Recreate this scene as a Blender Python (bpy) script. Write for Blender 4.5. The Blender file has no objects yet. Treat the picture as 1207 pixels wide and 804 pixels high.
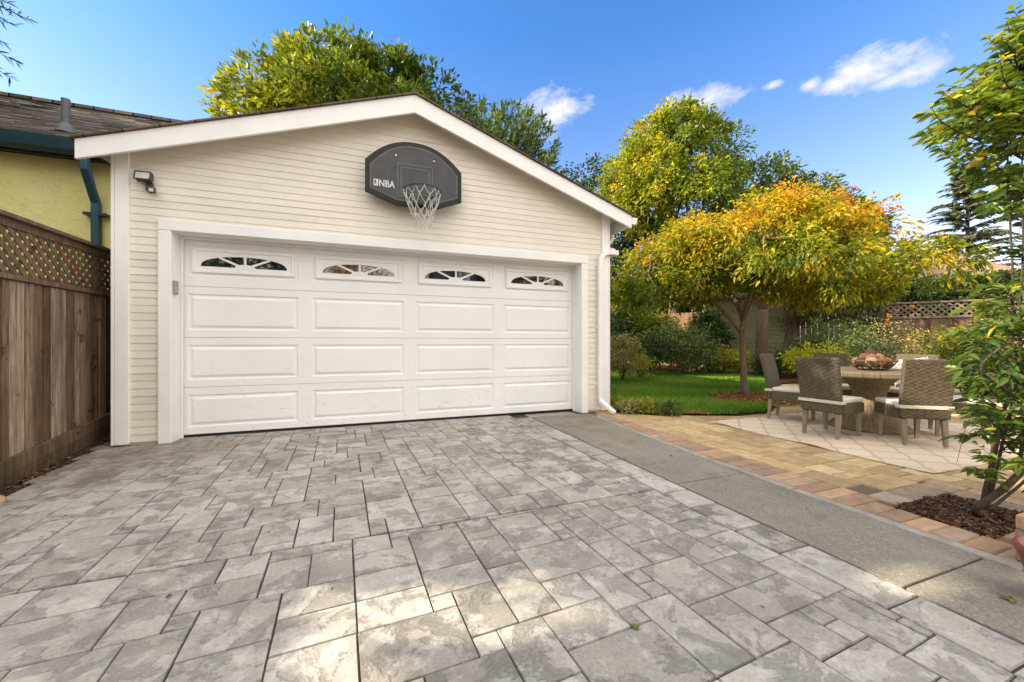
import bpy, bmesh, math, random
import numpy as np
from mathutils import Vector, Matrix, Euler
R = math.radians
random.seed(7)
rng = np.random.default_rng(11)
SC = bpy.context.scene
COL = SC.collection

# ------------------------------------------------------------------ tagging
def tag(o, label=None, cat=None, group=None, kind=None):
    if label: o['label'] = label
    if cat: o['category'] = cat
    if group: o['group'] = group
    if kind: o['kind'] = kind
    return o

def thing(name, loc, label, cat, group=None, rz=0.0):
    o = bpy.data.objects.new(name, None)
    o.empty_display_size = 0.1
    o.location = loc
    o.rotation_euler = (0, 0, rz)
    COL.objects.link(o)
    return tag(o, label, cat, group)

def copy_tree(o, parent=None):
    c = o.copy()
    COL.objects.link(c)
    if parent is not None:
        c.parent = parent
        c.matrix_parent_inverse = o.matrix_parent_inverse.copy()
    for ch in list(o.children):
        copy_tree(ch, c)
    return c

def origin_of(o):
    v = Vector((0, 0, 0))
    while o is not None:
        v += o.location
        o = o.parent
    return v

# ------------------------------------------------------------------ mesh builder (verts in world coordinates, shifted to the parent's origin)
class MB:
    def __init__(s):
        s.v = []; s.f = []; s.c = []; s.m = []
        s.col = (0.5, 0.5, 0.5, 1.0); s.mi = 0
    def face(s, idx):
        s.f.append(tuple(idx)); s.c.append(s.col); s.m.append(s.mi)
    def poly(s, pts):
        b = len(s.v); s.v += [tuple(p) for p in pts]; s.face(range(b, b + len(pts)))
    def box(s, x0, y0, z0, x1, y1, z1, M=None):
        P = [(x0,y0,z0),(x1,y0,z0),(x1,y1,z0),(x0,y1,z0),(x0,y0,z1),(x1,y0,z1),(x1,y1,z1),(x0,y1,z1)]
        if M is not None: P = [tuple(M @ Vector(p)) for p in P]
        b = len(s.v); s.v += P
        for q in ((3,2,1,0),(4,5,6,7),(0,1,5,4),(1,2,6,5),(2,3,7,6),(3,0,4,7)):
            s.face([b + i for i in q])
    def hexa(s, P):
        b = len(s.v); s.v += [tuple(p) for p in P]
        for q in ((3,2,1,0),(4,5,6,7),(0,1,5,4),(1,2,6,5),(2,3,7,6),(3,0,4,7)):
            s.face([b + i for i in q])
    def prism(s, pts, off):
        """polygon (3d pts) extruded by vector off"""
        n = len(pts); b = len(s.v); off = Vector(off)
        s.v += [tuple(p) for p in pts] + [tuple(Vector(p) + off) for p in pts]
        s.face([b + i for i in range(n)][::-1]); s.face([b + n + i for i in range(n)])
        for i in range(n):
            j = (i + 1) % n
            s.face((b + i, b + j, b + n + j, b + n + i))
    def tube(s, pts, rad, n=8, cap=True):
        pts = [Vector(p) for p in pts]
        if not hasattr(rad, '__len__'): rad = [rad] * len(pts)
        b = len(s.v); prev = None
        for i, p in enumerate(pts):
            t = (pts[min(i+1, len(pts)-1)] - pts[max(i-1, 0)])
            if t.length < 1e-9: t = Vector((0,0,1))
            t.normalize()
            if prev is None:
                u = t.orthogonal().normalized()
            else:
                u = prev - t * prev.dot(t)
                if u.length < 1e-6: u = t.orthogonal()
                u.normalize()
            prev = u; w = t.cross(u)
            for k in range(n):
                a = 2*math.pi*k/n
                s.v.append(tuple(p + (u*math.cos(a) + w*math.sin(a)) * rad[i]))
        for i in range(len(pts)-1):
            for k in range(n):
                k2 = (k+1) % n
                s.face((b+i*n+k, b+i*n+k2, b+(i+1)*n+k2, b+(i+1)*n+k))
        if cap:
            s.face([b + k for k in range(n)][::-1]); s.face([b + (len(pts)-1)*n + k for k in range(n)])
    def rtube(s, pts, w, h, up=(0,0,1)):
        """rectangular section pipe swept through points lying in one plane whose normal is up"""
        pts = [Vector(p) for p in pts]; up = Vector(up).normalized(); b = len(s.v)
        for i, p in enumerate(pts):
            t = (pts[min(i+1, len(pts)-1)] - pts[max(i-1, 0)]).normalized()
            sd = t.cross(up).normalized()
            k = 1.0
            if 0 < i < len(pts)-1:
                t0 = (pts[i]-pts[i-1]).normalized(); k = 1/max(.5, t0.dot(t))
            for a, c in ((-1,-1),(1,-1),(1,1),(-1,1)):
                s.v.append(tuple(p + sd*(a*w/2*k) + up*(c*h/2)))
        for i in range(len(pts)-1):
            for k in range(4):
                k2 = (k+1) % 4
                s.face((b+i*4+k, b+i*4+k2, b+(i+1)*4+k2, b+(i+1)*4+k))
        s.face([b+3,b+2,b+1,b]); e = b+(len(pts)-1)*4; s.face([e,e+1,e+2,e+3])
    def lathe(s, prof, c=(0,0,0), n=32, mod=None):
        b = len(s.v); m = len(prof)
        for (r, z) in prof:
            for k in range(n):
                a = 2*math.pi*k/n
                rr = r * (mod(a, z) if mod else 1)
                s.v.append((c[0]+rr*math.cos(a), c[1]+rr*math.sin(a), c[2]+z))
        for i in range(m-1):
            for k in range(n):
                k2 = (k+1) % n
                s.face((b+i*n+k, b+i*n+k2, b+(i+1)*n+k2, b+(i+1)*n+k))
        s.face([b+k for k in range(n)][::-1]); s.face([b+(m-1)*n+k for k in range(n)])
    def build(s, name, mats, parent=None, bevel=0.0, smooth=False, local=False, seg=2, kind=None):
        if not isinstance(mats, (list, tuple)): mats = [mats]
        me = bpy.data.meshes.new(name)
        V = np.array(s.v, dtype=float).reshape(-1, 3)
        if parent is not None and not local:
            V = V - np.array(origin_of(parent))
        me.from_pydata(V.tolist(), [], s.f)
        for m in mats: me.materials.append(m)
        me.polygons.foreach_set('material_index', s.m)
        at = me.color_attributes.new('tint', 'FLOAT_COLOR', 'CORNER')
        cc = []
        for f, c in zip(s.f, s.c): cc.extend(list(c) * len(f))
        at.data.foreach_set('color', cc)
        if smooth: me.polygons.foreach_set('use_smooth', [True]*len(s.f))
        me.update()
        o = bpy.data.objects.new(name, me)
        COL.objects.link(o)
        if parent is not None: o.parent = parent
        if bevel:
            md = o.modifiers.new('bevel', 'BEVEL'); md.width = bevel; md.segments = seg
            md.limit_method = 'ANGLE'; md.angle_limit = R(38)
        if kind: o['kind'] = kind
        return o

def np_mesh(name, V, F, mat, parent=None, tint=None, smooth=False, kind=None):
    """big meshes straight from arrays; F is (n,4) or (n,3); tint is per vertex rgba"""
    V = np.asarray(V, dtype=np.float32)
    if parent is not None: V = V - np.array(origin_of(parent), dtype=np.float32)
    F = np.asarray(F, dtype=np.int32); n, k = F.shape
    me = bpy.data.meshes.new(name)
    me.vertices.add(len(V)); me.vertices.foreach_set('co', V.ravel())
    me.loops.add(n*k); me.loops.foreach_set('vertex_index', F.ravel())
    me.polygons.add(n); me.polygons.foreach_set('loop_start', np.arange(0, n*k, k, dtype=np.int32))
    me.update(calc_edges=True)
    for m in (mat if isinstance(mat, (list, tuple)) else [mat]): me.materials.append(m)
    if tint is not None:
        at = me.color_attributes.new('tint', 'FLOAT_COLOR', 'POINT')
        at.data.foreach_set('color', np.asarray(tint, dtype=np.float32).ravel())
    if smooth: me.polygons.foreach_set('use_smooth', [True]*n)
    me.validate()
    o = bpy.data.objects.new(name, me); COL.objects.link(o)
    if parent is not None: o.parent = parent
    if kind: o['kind'] = kind
    return o

# ------------------------------------------------------------------ materials
class NT:
    def __init__(s, name):
        s.m = bpy.data.materials.new(name); s.m.use_nodes = True
        s.t = s.m.node_tree; s.t.nodes.clear()
        s.out = s.n('ShaderNodeOutputMaterial'); s.b = s.n('ShaderNodeBsdfPrincipled')
        s.l(s.b.outputs[0], s.out.inputs[0])
    def n(s, typ, **kw):
        nd = s.t.nodes.new(typ)
        for k, v in kw.items(): setattr(nd, k, v)
        return nd
    def l(s, a, b): s.t.links.new(a, b)
    def coord(s, scale=(1,1,1), out='Object', rot=(0,0,0)):
        tc = s.n('ShaderNodeTexCoord'); mp = s.n('ShaderNodeMapping')
        mp.inputs['Scale'].default_value = scale; mp.inputs['Rotation'].default_value = rot
        s.l(tc.outputs[out], mp.inputs[0]); return mp.outputs[0]
    def noise(s, vec, scale, detail=4, rough=.55, dist=0.0):
        nd = s.n('ShaderNodeTexNoise'); nd.inputs['Scale'].default_value = scale
        nd.inputs['Detail'].default_value = detail; nd.inputs['Roughness'].default_value = rough
        nd.inputs['Distortion'].default_value = dist
        if vec is not None: s.l(vec, nd.inputs['Vector'])
        return nd.outputs[0]
    def ramp(s, fac, stops, interp='LINEAR'):
        nd = s.n('ShaderNodeValToRGB'); cr = nd.color_ramp; cr.interpolation = interp
        while len(cr.elements) < len(stops): cr.elements.new(.5)
        for e, (p, c) in zip(cr.elements, stops):
            e.position = p
            if not hasattr(c, '__len__'): c = (c, c, c)
            e.color = (c[0], c[1], c[2], 1)
        s.l(fac, nd.inputs[0]); return nd.outputs[0]
    def mix(s, fac, a, b, mode='MIX'):
        nd = s.n('ShaderNodeMix', data_type='RGBA', blend_type=mode)
        for k, v in ((0, fac), (6, a), (7, b)):
            sock = nd.inputs[k]
            if hasattr(v, 'links'): s.l(v, sock)
            elif hasattr(v, '__len__'): sock.default_value = (v[0], v[1], v[2], 1)
            else: sock.default_value = v if k == 0 else (v, v, v, 1)
        return nd.outputs[2]
    def math(s, op, a, b=None, clamp=False):
        nd = s.n('ShaderNodeMath', operation=op); nd.use_clamp = clamp
        for sock, v in zip(nd.inputs, (a, b)):
            if v is None: continue
            if hasattr(v, 'links'): s.l(v, sock)
            else: sock.default_value = v
        return nd.outputs[0]
    def attr(s, name='tint'):
        nd = s.n('ShaderNodeAttribute'); nd.attribute_name = name; return nd
    def sep(s, colr):
        nd = s.n('ShaderNodeSeparateColor'); s.l(colr, nd.inputs[0]); return nd.outputs
    def bump(s, h, strength=.3, dist=.01):
        nd = s.n('ShaderNodeBump'); nd.inputs['Strength'].default_value = strength
        nd.inputs['Distance'].default_value = dist
        s.l(h, nd.inputs['Height']); s.l(nd.outputs[0], s.b.inputs['Normal'])
    def set(s, color=None, rough=None, spec=None, metal=None):
        for k, v in (('Base Color', color), ('Roughness', rough), ('Specular IOR Level', spec), ('Metallic', metal)):
            if v is None: continue
            if hasattr(v, 'links'): s.l(v, s.b.inputs[k])
            elif hasattr(v, '__len__'): s.b.inputs[k].default_value = (v[0], v[1], v[2], 1)
            else: s.b.inputs[k].default_value = v

def paint(name, c, rough=.5, var=.06, scale=3.0, bump=.0, bscale=60, spec=.3, dirt=0.0, metal=0.0, per=False, specks=0.0):
    """painted or plain surface with faint unevenness and a little dirt"""
    t = NT(name); v = t.coord()
    n1 = t.noise(v, scale, 5, .6)
    lo = tuple(x*(1-var) for x in c); hi = tuple(min(1, x*(1+var*.6)) for x in c)
    colr = t.ramp(n1, [(.3, lo), (.7, hi)])
    if dirt:
        n2 = t.ramp(t.noise(v, scale*2.3, 8, .7), [(.55, 0), (.75, 1)])
        nd = t.math('MULTIPLY', n2, dirt)
        colr = t.mix(nd, colr, (c[0]*.5, c[1]*.44, c[2]*.36))
    if per:                                     # each board a slightly different coat
        k = t.mix(1.0, t.attr().outputs['Color'], (2, 2, 2), 'MULTIPLY'); colr = t.mix(1.0, colr, k, 'MULTIPLY')
    if specks:                                  # scuffs and mud specks, thickest low down
        sz = t.n('ShaderNodeSeparateXYZ'); t.l(v, sz.inputs[0])
        mr = t.n('ShaderNodeMapRange'); mr.inputs[1].default_value = 1.3; mr.inputs[2].default_value = .05; t.l(sz.outputs[2], mr.inputs[0])
        s1 = t.ramp(t.noise(v, 34, 3, .5), [(.70, 0), (.74, 1)]); s2 = t.ramp(t.noise(t.coord((1,1,7)), 5, 7, .7), [(.60, 0), (.72, 1)])
        s_ = t.math('MULTIPLY', t.math('MAXIMUM', s1, t.math('MULTIPLY', s2, .85)), t.math('MULTIPLY', t.math('ADD', mr.outputs[0], .08), specks))
        colr = t.mix(s_, colr, (.30, .25, .20))
    t.set(colr, rough, spec, metal)
    if bump: t.bump(t.noise(v, bscale, 6, .6), bump, .003)
    return t.m

def tinted(name, rough=.7, nscale=(1,1,1), namp=.35, base=8, bump=.3, bdist=.004, spots=None, spec=.25, stains=None):
    """surface whose own colour is stored per piece (boards, stones, bricks), broken up by grain"""
    t = NT(name); v = t.coord(nscale); a = t.attr()
    g = t.noise(v, base, 8, .65, .3)
    k = t.ramp(g, [(.25, 1-namp), (.75, 1+namp*.55)])
    colr = t.mix(1.0, a.outputs['Color'], k, 'MULTIPLY')
    if spots:
        sp = t.ramp(t.noise(t.coord(), spots[0], 6, .6), [(spots[1], 0), (spots[1]+.06, 1)])
        colr = t.mix(t.math('MULTIPLY', sp, spots[3]), colr, spots[2])
    if stains:
        sp = t.ramp(t.noise(t.coord(stains[4] if len(stains) > 4 else (1,1,1)), stains[0], 4, .6), [(stains[1], 0), (stains[1]+.2, 1)])
        colr = t.mix(t.math('MULTIPLY', sp, stains[3]), colr, stains[2])
    t.set(colr, rough, spec)
    t.bump(t.noise(v, base*2.5, 8, .65), bump, bdist)
    return t.m

def leafmat(name, ramp, trans=.35, rough=.42, spec=.35):
    t = NT(name); a = t.attr(); r = t.sep(a.outputs['Color'])
    colr = t.ramp(r[0], ramp)
    hsv = t.n('ShaderNodeHueSaturation'); t.l(colr, hsv.inputs['Color'])
    t.l(t.math('ADD', t.math('MULTIPLY', r[1], .7), .65), hsv.inputs['Value'])
    colr = hsv.outputs[0]
    t.set(colr, rough, spec)
    tr = t.n('ShaderNodeBsdfTranslucent')
    t.l(t.mix(1.0, colr, (1.5, 1.45, .7), 'MULTIPLY'), tr.inputs[0])
    mx = t.n('ShaderNodeMixShader'); mx.inputs[0].default_value = trans
    t.l(t.b.outputs[0], mx.inputs[1]); t.l(tr.outputs[0], mx.inputs[2]); t.l(mx.outputs[0], t.out.inputs[0])
    return t.m

# ------------------------------------------------------------------ foliage
def unit(v):
    return v / np.maximum(np.linalg.norm(v, axis=-1, keepdims=True), 1e-9)

def leaf_arrays(P, A, L, W, tint, droop=.25, fold=.25, up=None):
    """P base points, A axis unit vectors, L lengths, W widths; six-cornered folded leaves (two quads each)"""
    n = len(P)
    U = rng.normal(size=(n, 3)) * .55 + np.array([0, 0, 1.0]) if up is None else up
    B = unit(np.cross(A, U)); N = unit(np.cross(B, A))
    L = L[:, None]; W = W[:, None]
    dr = np.array([0, 0, -1.0]) * droop
    p0 = P
    p1 = P + A*L*.35 + B*W*.5 + N*W*fold + dr*L*.12
    p2 = P + A*L*.72 + B*W*.36 + N*W*fold*.7 + dr*L*.5
    p3 = P + A*L + dr*L
    p4 = P + A*L*.72 - B*W*.36 + N*W*fold*.7 + dr*L*.5
    p5 = P + A*L*.35 - B*W*.5 + N*W*fold + dr*L*.12
    V = np.stack([p0, p1, p2, p3, p4, p5], 1).reshape(-1, 3)
    b = np.arange(n)[:, None] * 6
    F = np.concatenate([b + np.array([[0, 1, 2, 3]]), b + np.array([[0, 3, 4, 5]])], 1).reshape(-1, 4)
    T = np.repeat(tint, 6, 0)
    return V, F, T

def sample_ellipsoids(ells, n, shell=.0):
    """random points in a union of ellipsoids (cx,cy,cz,rx,ry,rz); shell>0 pushes them outwards"""
    E = np.array(ells, float); vol = E[:,3]*E[:,4]*E[:,5]
    k = rng.choice(len(E), n, p=vol/vol.sum())
    d = unit(rng.normal(size=(n, 3)))
    r = rng.random(n)**(1/3)
    r = r*(1-shell) + shell*(.75+.25*rng.random(n))
    return E[k,:3] + d*r[:,None]*E[k,3:6], d, k

def clumped_leaves(ells, nclump, per, rc, L, W, out=.6, droop=.25, shell=.6, tintf=None, flat=.75, updir=.15):
    """leaves gathered in clumps spread through the crown: gaps between the clumps let the sky through"""
    C, D, k = sample_ellipsoids(ells, nclump, shell)
    crad = rc * (.6 + .8*rng.random(nclump))
    idx = np.repeat(np.arange(nclump), per); n = len(idx)
    d = unit(rng.normal(size=(n, 3))); r = (rng.random(n)**.55)
    off = d * r[:,None] * crad[idx][:,None] * np.array([1, 1, flat])
    P = C[idx] + off
    A = unit(d*out + D[idx]*.5 + rng.normal(size=(n,3))*.45 + np.array([0,0,updir]))
    ln = L * (.6 + .7*rng.random(n)); wd = W * (.7 + .5*rng.random(n))
    ct = rng.random(nclump)[idx]
    t0 = np.clip(.55*ct + .45*rng.random(n), 0, 1)
    if tintf is not None: t0 = tintf(P, t0, n)
    tint = np.stack([t0, rng.random(n), rng.random(n), np.ones(n)], 1)
    V, F, T = leaf_arrays(P, A, ln, wd, tint, droop)
    return V, F, T, C

def bend(p, q, sag=.0, wob=.06, n=6):
    p, q = Vector(p), Vector(q); d = q - p; L = d.length
    w1 = Vector(rng.normal(size=3)) * wob * L
    pts = []
    for i in range(n+1):
        t = i/n
        pts.append(p + d*t + w1*math.sin(math.pi*t) + Vector((0,0,1))*sag*L*math.sin(math.pi*t))
    return pts
# ------------------------------------------------------------------ camera
cam = bpy.data.cameras.new('camera'); co = bpy.data.objects.new('camera', cam); COL.objects.link(co)
cam.sensor_width = 36; cam.lens = 461/1207*36; cam.clip_end = 2000; cam.clip_start = .02
YAW = 20.4; H = 1.095
co.location = (0, 0, H); co.rotation_euler = (R(90), 0, R(-YAW))
cam.shift_y = (403-402)/1207
SC.camera = co
_s, _c = math.sin(R(YAW)), math.cos(R(YAW))
def at(px, d, z=None, py=None):
    """a point of the garden seen in direction px at depth d (metres along the view axis)"""
    r = (px-603.5)/461*d
    zz = z if z is not None else (H + (403-py)/461*d if py is not None else 0.0)
    return (d*_s + r*_c, d*_c - r*_s, zz)
# ------------------------------------------------------------------ daylight
SUN_EL = 29.0
SD = Vector((-.973, .23, 0)).normalized()            # towards the sun, on the ground
SV = Vector((SD.x*math.cos(R(SUN_EL)), SD.y*math.cos(R(SUN_EL)), math.sin(R(SUN_EL))))
sl = bpy.data.lights.new('sun', 'SUN'); so = bpy.data.objects.new('sun', sl); COL.objects.link(so)
sl.energy = 4.6; sl.angle = R(.53); sl.color = (1.0, .86, .66)
so.rotation_euler = SV.to_track_quat('Z', 'Y').to_euler(); so.location = (-20, 5, 15)
W = bpy.data.worlds.new('World'); SC.world = W; W.use_nodes = True
wt = W.node_tree; wt.nodes.clear()
def wn(t, **k):
    n = wt.nodes.new(t)
    for a, b in k.items(): setattr(n, a, b)
    return n
wo = wn('ShaderNodeOutputWorld'); bg = wn('ShaderNodeBackground'); wt.links.new(bg.outputs[0], wo.inputs[0])
sky = wn('ShaderNodeTexSky'); sky.sky_type = 'NISHITA'; sky.sun_disc = False
sky.sun_elevation = R(SUN_EL); sky.sun_rotation = math.atan2(SD.x, SD.y)
sky.air_density = 1.0; sky.dust_density = .6; sky.ozone_density = 2.2; sky.altitude = 0
bg.inputs[1].default_value = .12
tc = wn('ShaderNodeTexCoord')
def vmath(op, a, b=None):
    n = wn('ShaderNodeVectorMath', operation=op)
    for s_, v in zip(n.inputs, (a, b)):
        if v is None: continue
        if hasattr(v, 'links'): wt.links.new(v, s_)
        else: s_.default_value = v
    return n
def wmath(op, a, b=None, clamp=False):
    n = wn('ShaderNodeMath', operation=op); n.use_clamp = clamp
    for s_, v in zip(n.inputs, (a, b)):
        if v is None: continue
        if hasattr(v, 'links'): wt.links.new(v, s_)
        else: s_.default_value = v
    return n.outputs[0]
dirv = tc.outputs['Generated']
nz = wn('ShaderNodeTexNoise'); nz.inputs['Scale'].default_value = 24; nz.inputs['Detail'].default_value = 7; nz.inputs['Roughness'].default_value = .6
mp = wn('ShaderNodeMapping'); mp.inputs['Scale'].default_value = (1, 1, 1.7)
wt.links.new(dirv, mp.inputs[0]); wt.links.new(mp.outputs[0], nz.inputs['Vector'])
nzv = wmath('SUBTRACT', nz.outputs[0], .5)
cl = None
# small fair-weather clouds low over the garden: direction, half width, half height, density
for (cx_, cy_, hw, hh, den) in ((1030,80,62,22,1.0),(1075,86,42,15,.9),(955,100,16,8,.8),(985,97,14,10,.8),(910,101,11,5,.8),(832,117,44,19,.9),(655,127,42,22,1.0),(640,150,30,16,.6)):
    d_ = Vector(at(cx_, 1, py=cy_)) - Vector((0,0,H)); sc_ = d_.length; F_ = d_.normalized()
    Rt = F_.cross(Vector((0,0,1))).normalized(); Up = Rt.cross(F_)
    u = vmath('DOT_PRODUCT', dirv, tuple(Rt)).outputs['Value']; v = vmath('DOT_PRODUCT', dirv, tuple(Up)).outputs['Value']
    w = vmath('DOT_PRODUCT', dirv, tuple(F_)).outputs['Value']
    u = wmath('DIVIDE', u, hw/461/sc_); v = wmath('DIVIDE', v, hh/461/sc_)
    rr = wmath('SQRT', wmath('ADD', wmath('MULTIPLY', u, u), wmath('MULTIPLY', v, v)))
    m_ = wmath('ADD', wmath('SUBTRACT', 1.0, rr), wmath('MULTIPLY', nzv, 2.2))
    m_ = wmath('MULTIPLY', wmath('MULTIPLY', m_, 1.15, True), den)
    m_ = wmath('MULTIPLY', m_, wmath('GREATER_THAN', w, 0))
    cl = m_ if cl is None else wmath('MAXIMUM', cl, m_)
# unseen bright cloud added overhead and behind the viewer to fill the shade
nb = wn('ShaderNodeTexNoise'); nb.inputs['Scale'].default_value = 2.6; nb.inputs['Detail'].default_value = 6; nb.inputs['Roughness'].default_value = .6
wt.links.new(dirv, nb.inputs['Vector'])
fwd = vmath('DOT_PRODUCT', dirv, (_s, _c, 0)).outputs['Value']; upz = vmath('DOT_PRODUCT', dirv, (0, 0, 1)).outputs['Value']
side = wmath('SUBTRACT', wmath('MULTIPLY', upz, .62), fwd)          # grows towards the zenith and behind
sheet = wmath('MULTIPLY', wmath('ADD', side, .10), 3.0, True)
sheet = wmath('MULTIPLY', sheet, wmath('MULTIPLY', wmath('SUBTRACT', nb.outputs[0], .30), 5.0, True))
cm = wn('ShaderNodeMix', data_type='RGBA')
tintn = wn('ShaderNodeMix', data_type='RGBA', blend_type='MULTIPLY'); tintn.inputs[0].default_value = 1
tmap = wn('ShaderNodeMapRange'); tmap.inputs[1].default_value = .14; tmap.inputs[2].default_value = .62
tcol = wn('ShaderNodeMix', data_type='RGBA'); tcol.inputs[6].default_value = (1.28, 1.0, 1.02, 1); tcol.inputs[7].default_value = (.42, .82, 1.20, 1)
wt.links.new(sky.outputs[0], tintn.inputs[6]); wt.links.new(upz, tmap.inputs[0]); wt.links.new(tmap.outputs[0], tcol.inputs[0]); wt.links.new(tcol.outputs[2], tintn.inputs[7])
wt.links.new(cl, cm.inputs[0]); wt.links.new(tintn.outputs[2], cm.inputs[6]); cm.inputs[7].default_value = (3.5, 3.5, 3.65, 1)
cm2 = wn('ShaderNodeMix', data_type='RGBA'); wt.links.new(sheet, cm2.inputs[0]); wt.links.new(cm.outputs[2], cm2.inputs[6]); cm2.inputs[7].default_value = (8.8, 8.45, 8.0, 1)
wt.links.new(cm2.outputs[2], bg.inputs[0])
vs = SC.view_settings; vs.view_transform = 'Standard'; vs.look = 'None'; vs.gamma = 1; vs.exposure = 1.27
SC.cycles.max_bounces = 8; SC.cycles.diffuse_bounces = 4; SC.cycles.transmission_bounces = 4; SC.cycles.transparent_max_bounces = 4
SC.cycles.use_denoising = True
# ------------------------------------------------------------------ ground, driveway, paths
def clip_poly(poly, axis, lim, keep_less):
    out = []
    n = len(poly)
    for i in range(n):
        a, b = poly[i], poly[(i+1) % n]
        ia = (a[axis] <= lim) == keep_less or a[axis] == lim; ib = (b[axis] <= lim) == keep_less or b[axis] == lim
        if ia: out.append(a)
        if ia != ib:
            t = (lim - a[axis])/(b[axis]-a[axis])
            out.append((a[0]+(b[0]-a[0])*t, a[1]+(b[1]-a[1])*t))
    return out
def clip_half(poly, p, nrm):
    """keep the side of the line through p where dot(x-p,nrm) <= 0"""
    out = []; n = len(poly)
    f = lambda a: (a[0]-p[0])*nrm[0] + (a[1]-p[1])*nrm[1]
    for i in range(n):
        a, b = poly[i], poly[(i+1) % n]; fa, fb = f(a), f(b)
        if fa <= 0: out.append(a)
        if (fa <= 0) != (fb <= 0):
            t = fa/(fa-fb); out.append((a[0]+(b[0]-a[0])*t, a[1]+(b[1]-a[1])*t))
    return out
def area(p): return .5*abs(sum(p[i][0]*p[(i+1)%len(p)][1]-p[(i+1)%len(p)][0]*p[i][1] for i in range(len(p))))
def inset(p, d):
    n = len(p); s = sum(p[i][0]*p[(i+1)%n][1]-p[(i+1)%n][0]*p[i][1] for i in range(n))
    if s < 0: p = p[::-1]
    out = []
    for i in range(n):
        a, b, c = Vector(p[i-1]), Vector(p[i]), Vector(p[(i+1)%n])
        e1 = b-a; e2 = c-b
        if e1.length < 1e-6 or e2.length < 1e-6: out.append(tuple(b)); continue
        e1.normalize(); e2.normalize()
        n1 = Vector((-e1.y, e1.x)); n2 = Vector((-e2.y, e2.x)); k = 1 + n1.dot(n2)
        out.append(tuple(b + (n1+n2)*(d/max(k, .3))))
    return out
def ashlar(nx, ny, sizes, seed):
    r = random.Random(seed); occ = [[False]*ny for _ in range(nx)]; out = []
    for j in range(ny):
        for i in range(nx):
            if occ[i][j]: continue
            opts = sizes[:]; r.shuffle(opts)
            for (w, h) in opts + [(1, 1)]:
                if i+w <= nx and j+h <= ny and all(not occ[i+a][j+b] for a in range(w) for b in range(h)):
                    for a in range(w):
                        for b in range(h): occ[i+a][j+b] = True
                    out.append((i, j, w, h)); break
    return out
def lay(mb, poly, joint, z, cham, r, wob=.0):
    """one stone: chamfered edge down to the joint"""
    p = inset(poly, joint)
    if area(p) < .0012: return
    if wob: p = [(a+r.uniform(-wob, wob), b+r.uniform(-wob, wob)) for a, b in p]
    q = inset(p, cham); zz = z + r.uniform(-.0015, .0015)
    n = len(p)
    if s_area(p) < 0: p = p[::-1]
    if len(q) != n: return
    b = len(mb.v); mb.v += [(x, y, z-.012) for x, y in p] + [(x, y, zz) for x, y in q]
    mb.face([b+n+i for i in range(n)])
    for i in range(n):
        j = (i+1) % n; mb.face((b+i, b+j, b+n+j, b+n+i))
def s_area(p): return sum(p[i][0]*p[(i+1)%len(p)][1]-p[(i+1)%len(p)][0]*p[i][1] for i in range(len(p)))

# soil under everything, out to the horizon
t = NT('garden soil'); v = t.coord()
n1 = t.noise(v, .35, 6, .6); n2 = t.noise(v, 14, 8, .7)
t.set(t.mix(n2, t.ramp(n1, [(.35, (.05,.033,.02)), (.65, (.10,.075,.045))]), (.03,.02,.013)), .95, .1)
t.bump(n2, .8, .03); M_SOIL = t.m
mb = MB(); mb.poly([(-900,-900,-.2),(900,-900,-.2),(900,900,-.2),(-900,900,-.2)])
mb.build('ground', M_SOIL, kind='structure')

# stamped concrete
t = NT('stamped concrete'); v = t.coord(); a = t.attr()
offs = t.n('ShaderNodeVectorMath', operation='MULTIPLY_ADD')
t.l(a.outputs['Color'], offs.inputs[0]); offs.inputs[1].default_value = (31, 17, 9); t.l(v, offs.inputs[2])
pv = offs.outputs[0]
ch = t.sep(a.outputs['Color'])
fine = t.noise(pv, 70, 8, .78); broad = t.noise(v, .9, 4, .6); flake = t.noise(pv, 4.8, 8, .60, .45)
base = t.ramp(ch[0], [(0, (.29,.270,.236)), (.5, (.372,.348,.308)), (1, (.435,.41,.365))])
blotch = t.ramp(flake, [(.525, 0), (.56, .75), (.60, 1), (.70, .6), (.76, .2)])
amt = t.math('MULTIPLY', blotch, t.ramp(broad, [(.32, .25), (.60, 1)]))
colr = t.mix(t.math('MULTIPLY', amt, .72), base, (.115,.108,.098))
edge = t.ramp(flake, [(.515, 0), (.535, 1), (.55, 0)])
colr = t.mix(t.math('MULTIPLY', edge, .38), colr, (.07,.064,.058))
worn = t.ramp(t.noise(pv, 9, 6, .7), [(.52, 0), (.62, 1)])
colr = t.mix(t.math('MULTIPLY', worn, .4), colr, (.58,.56,.525))
mott = t.ramp(t.noise(pv, 2.3, 7, .68, .4), [(.3, .74), (.5, 1.0), (.7, 1.12)])
colr = t.mix(1.0, colr, mott, 'MULTIPLY')
colr = t.mix(1.0, colr, t.ramp(fine, [(.25, .62), (.5, 1.0), (.75, 1.30)]), 'MULTIPLY')
# reddish leaf stains near the fence corner and old tyre grime further out
sepv = t.n('ShaderNodeSeparateXYZ'); t.l(v, sepv.inputs[0])
near = t.math('MULTIPLY', t.ramp(sepv.outputs[0], [(0, 1), (1, 1)]), 1.0)
gx = t.n('ShaderNodeMapRange'); gx.inputs[1].default_value = -.9; gx.inputs[2].default_value = -2.2; t.l(sepv.outputs[0], gx.inputs[0])
gy = t.n('ShaderNodeMapRange'); gy.inputs[1].default_value = 3.0; gy.inputs[2].default_value = 4.8; t.l(sepv.outputs[1], gy.inputs[0])
st = t.math('MULTIPLY', gx.outputs[0], gy.outputs[0])
st = t.math('MULTIPLY', st, t.ramp(t.noise(v, 2.6, 6, .7), [(.38, 0), (.6, 1)]))
colr = t.mix(t.math('MULTIPLY', st, .75), colr, (.20,.14,.11))
gr = t.ramp(t.noise(v, 1.35, 5, .62), [(.5, 0), (.68, 1)])
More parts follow.
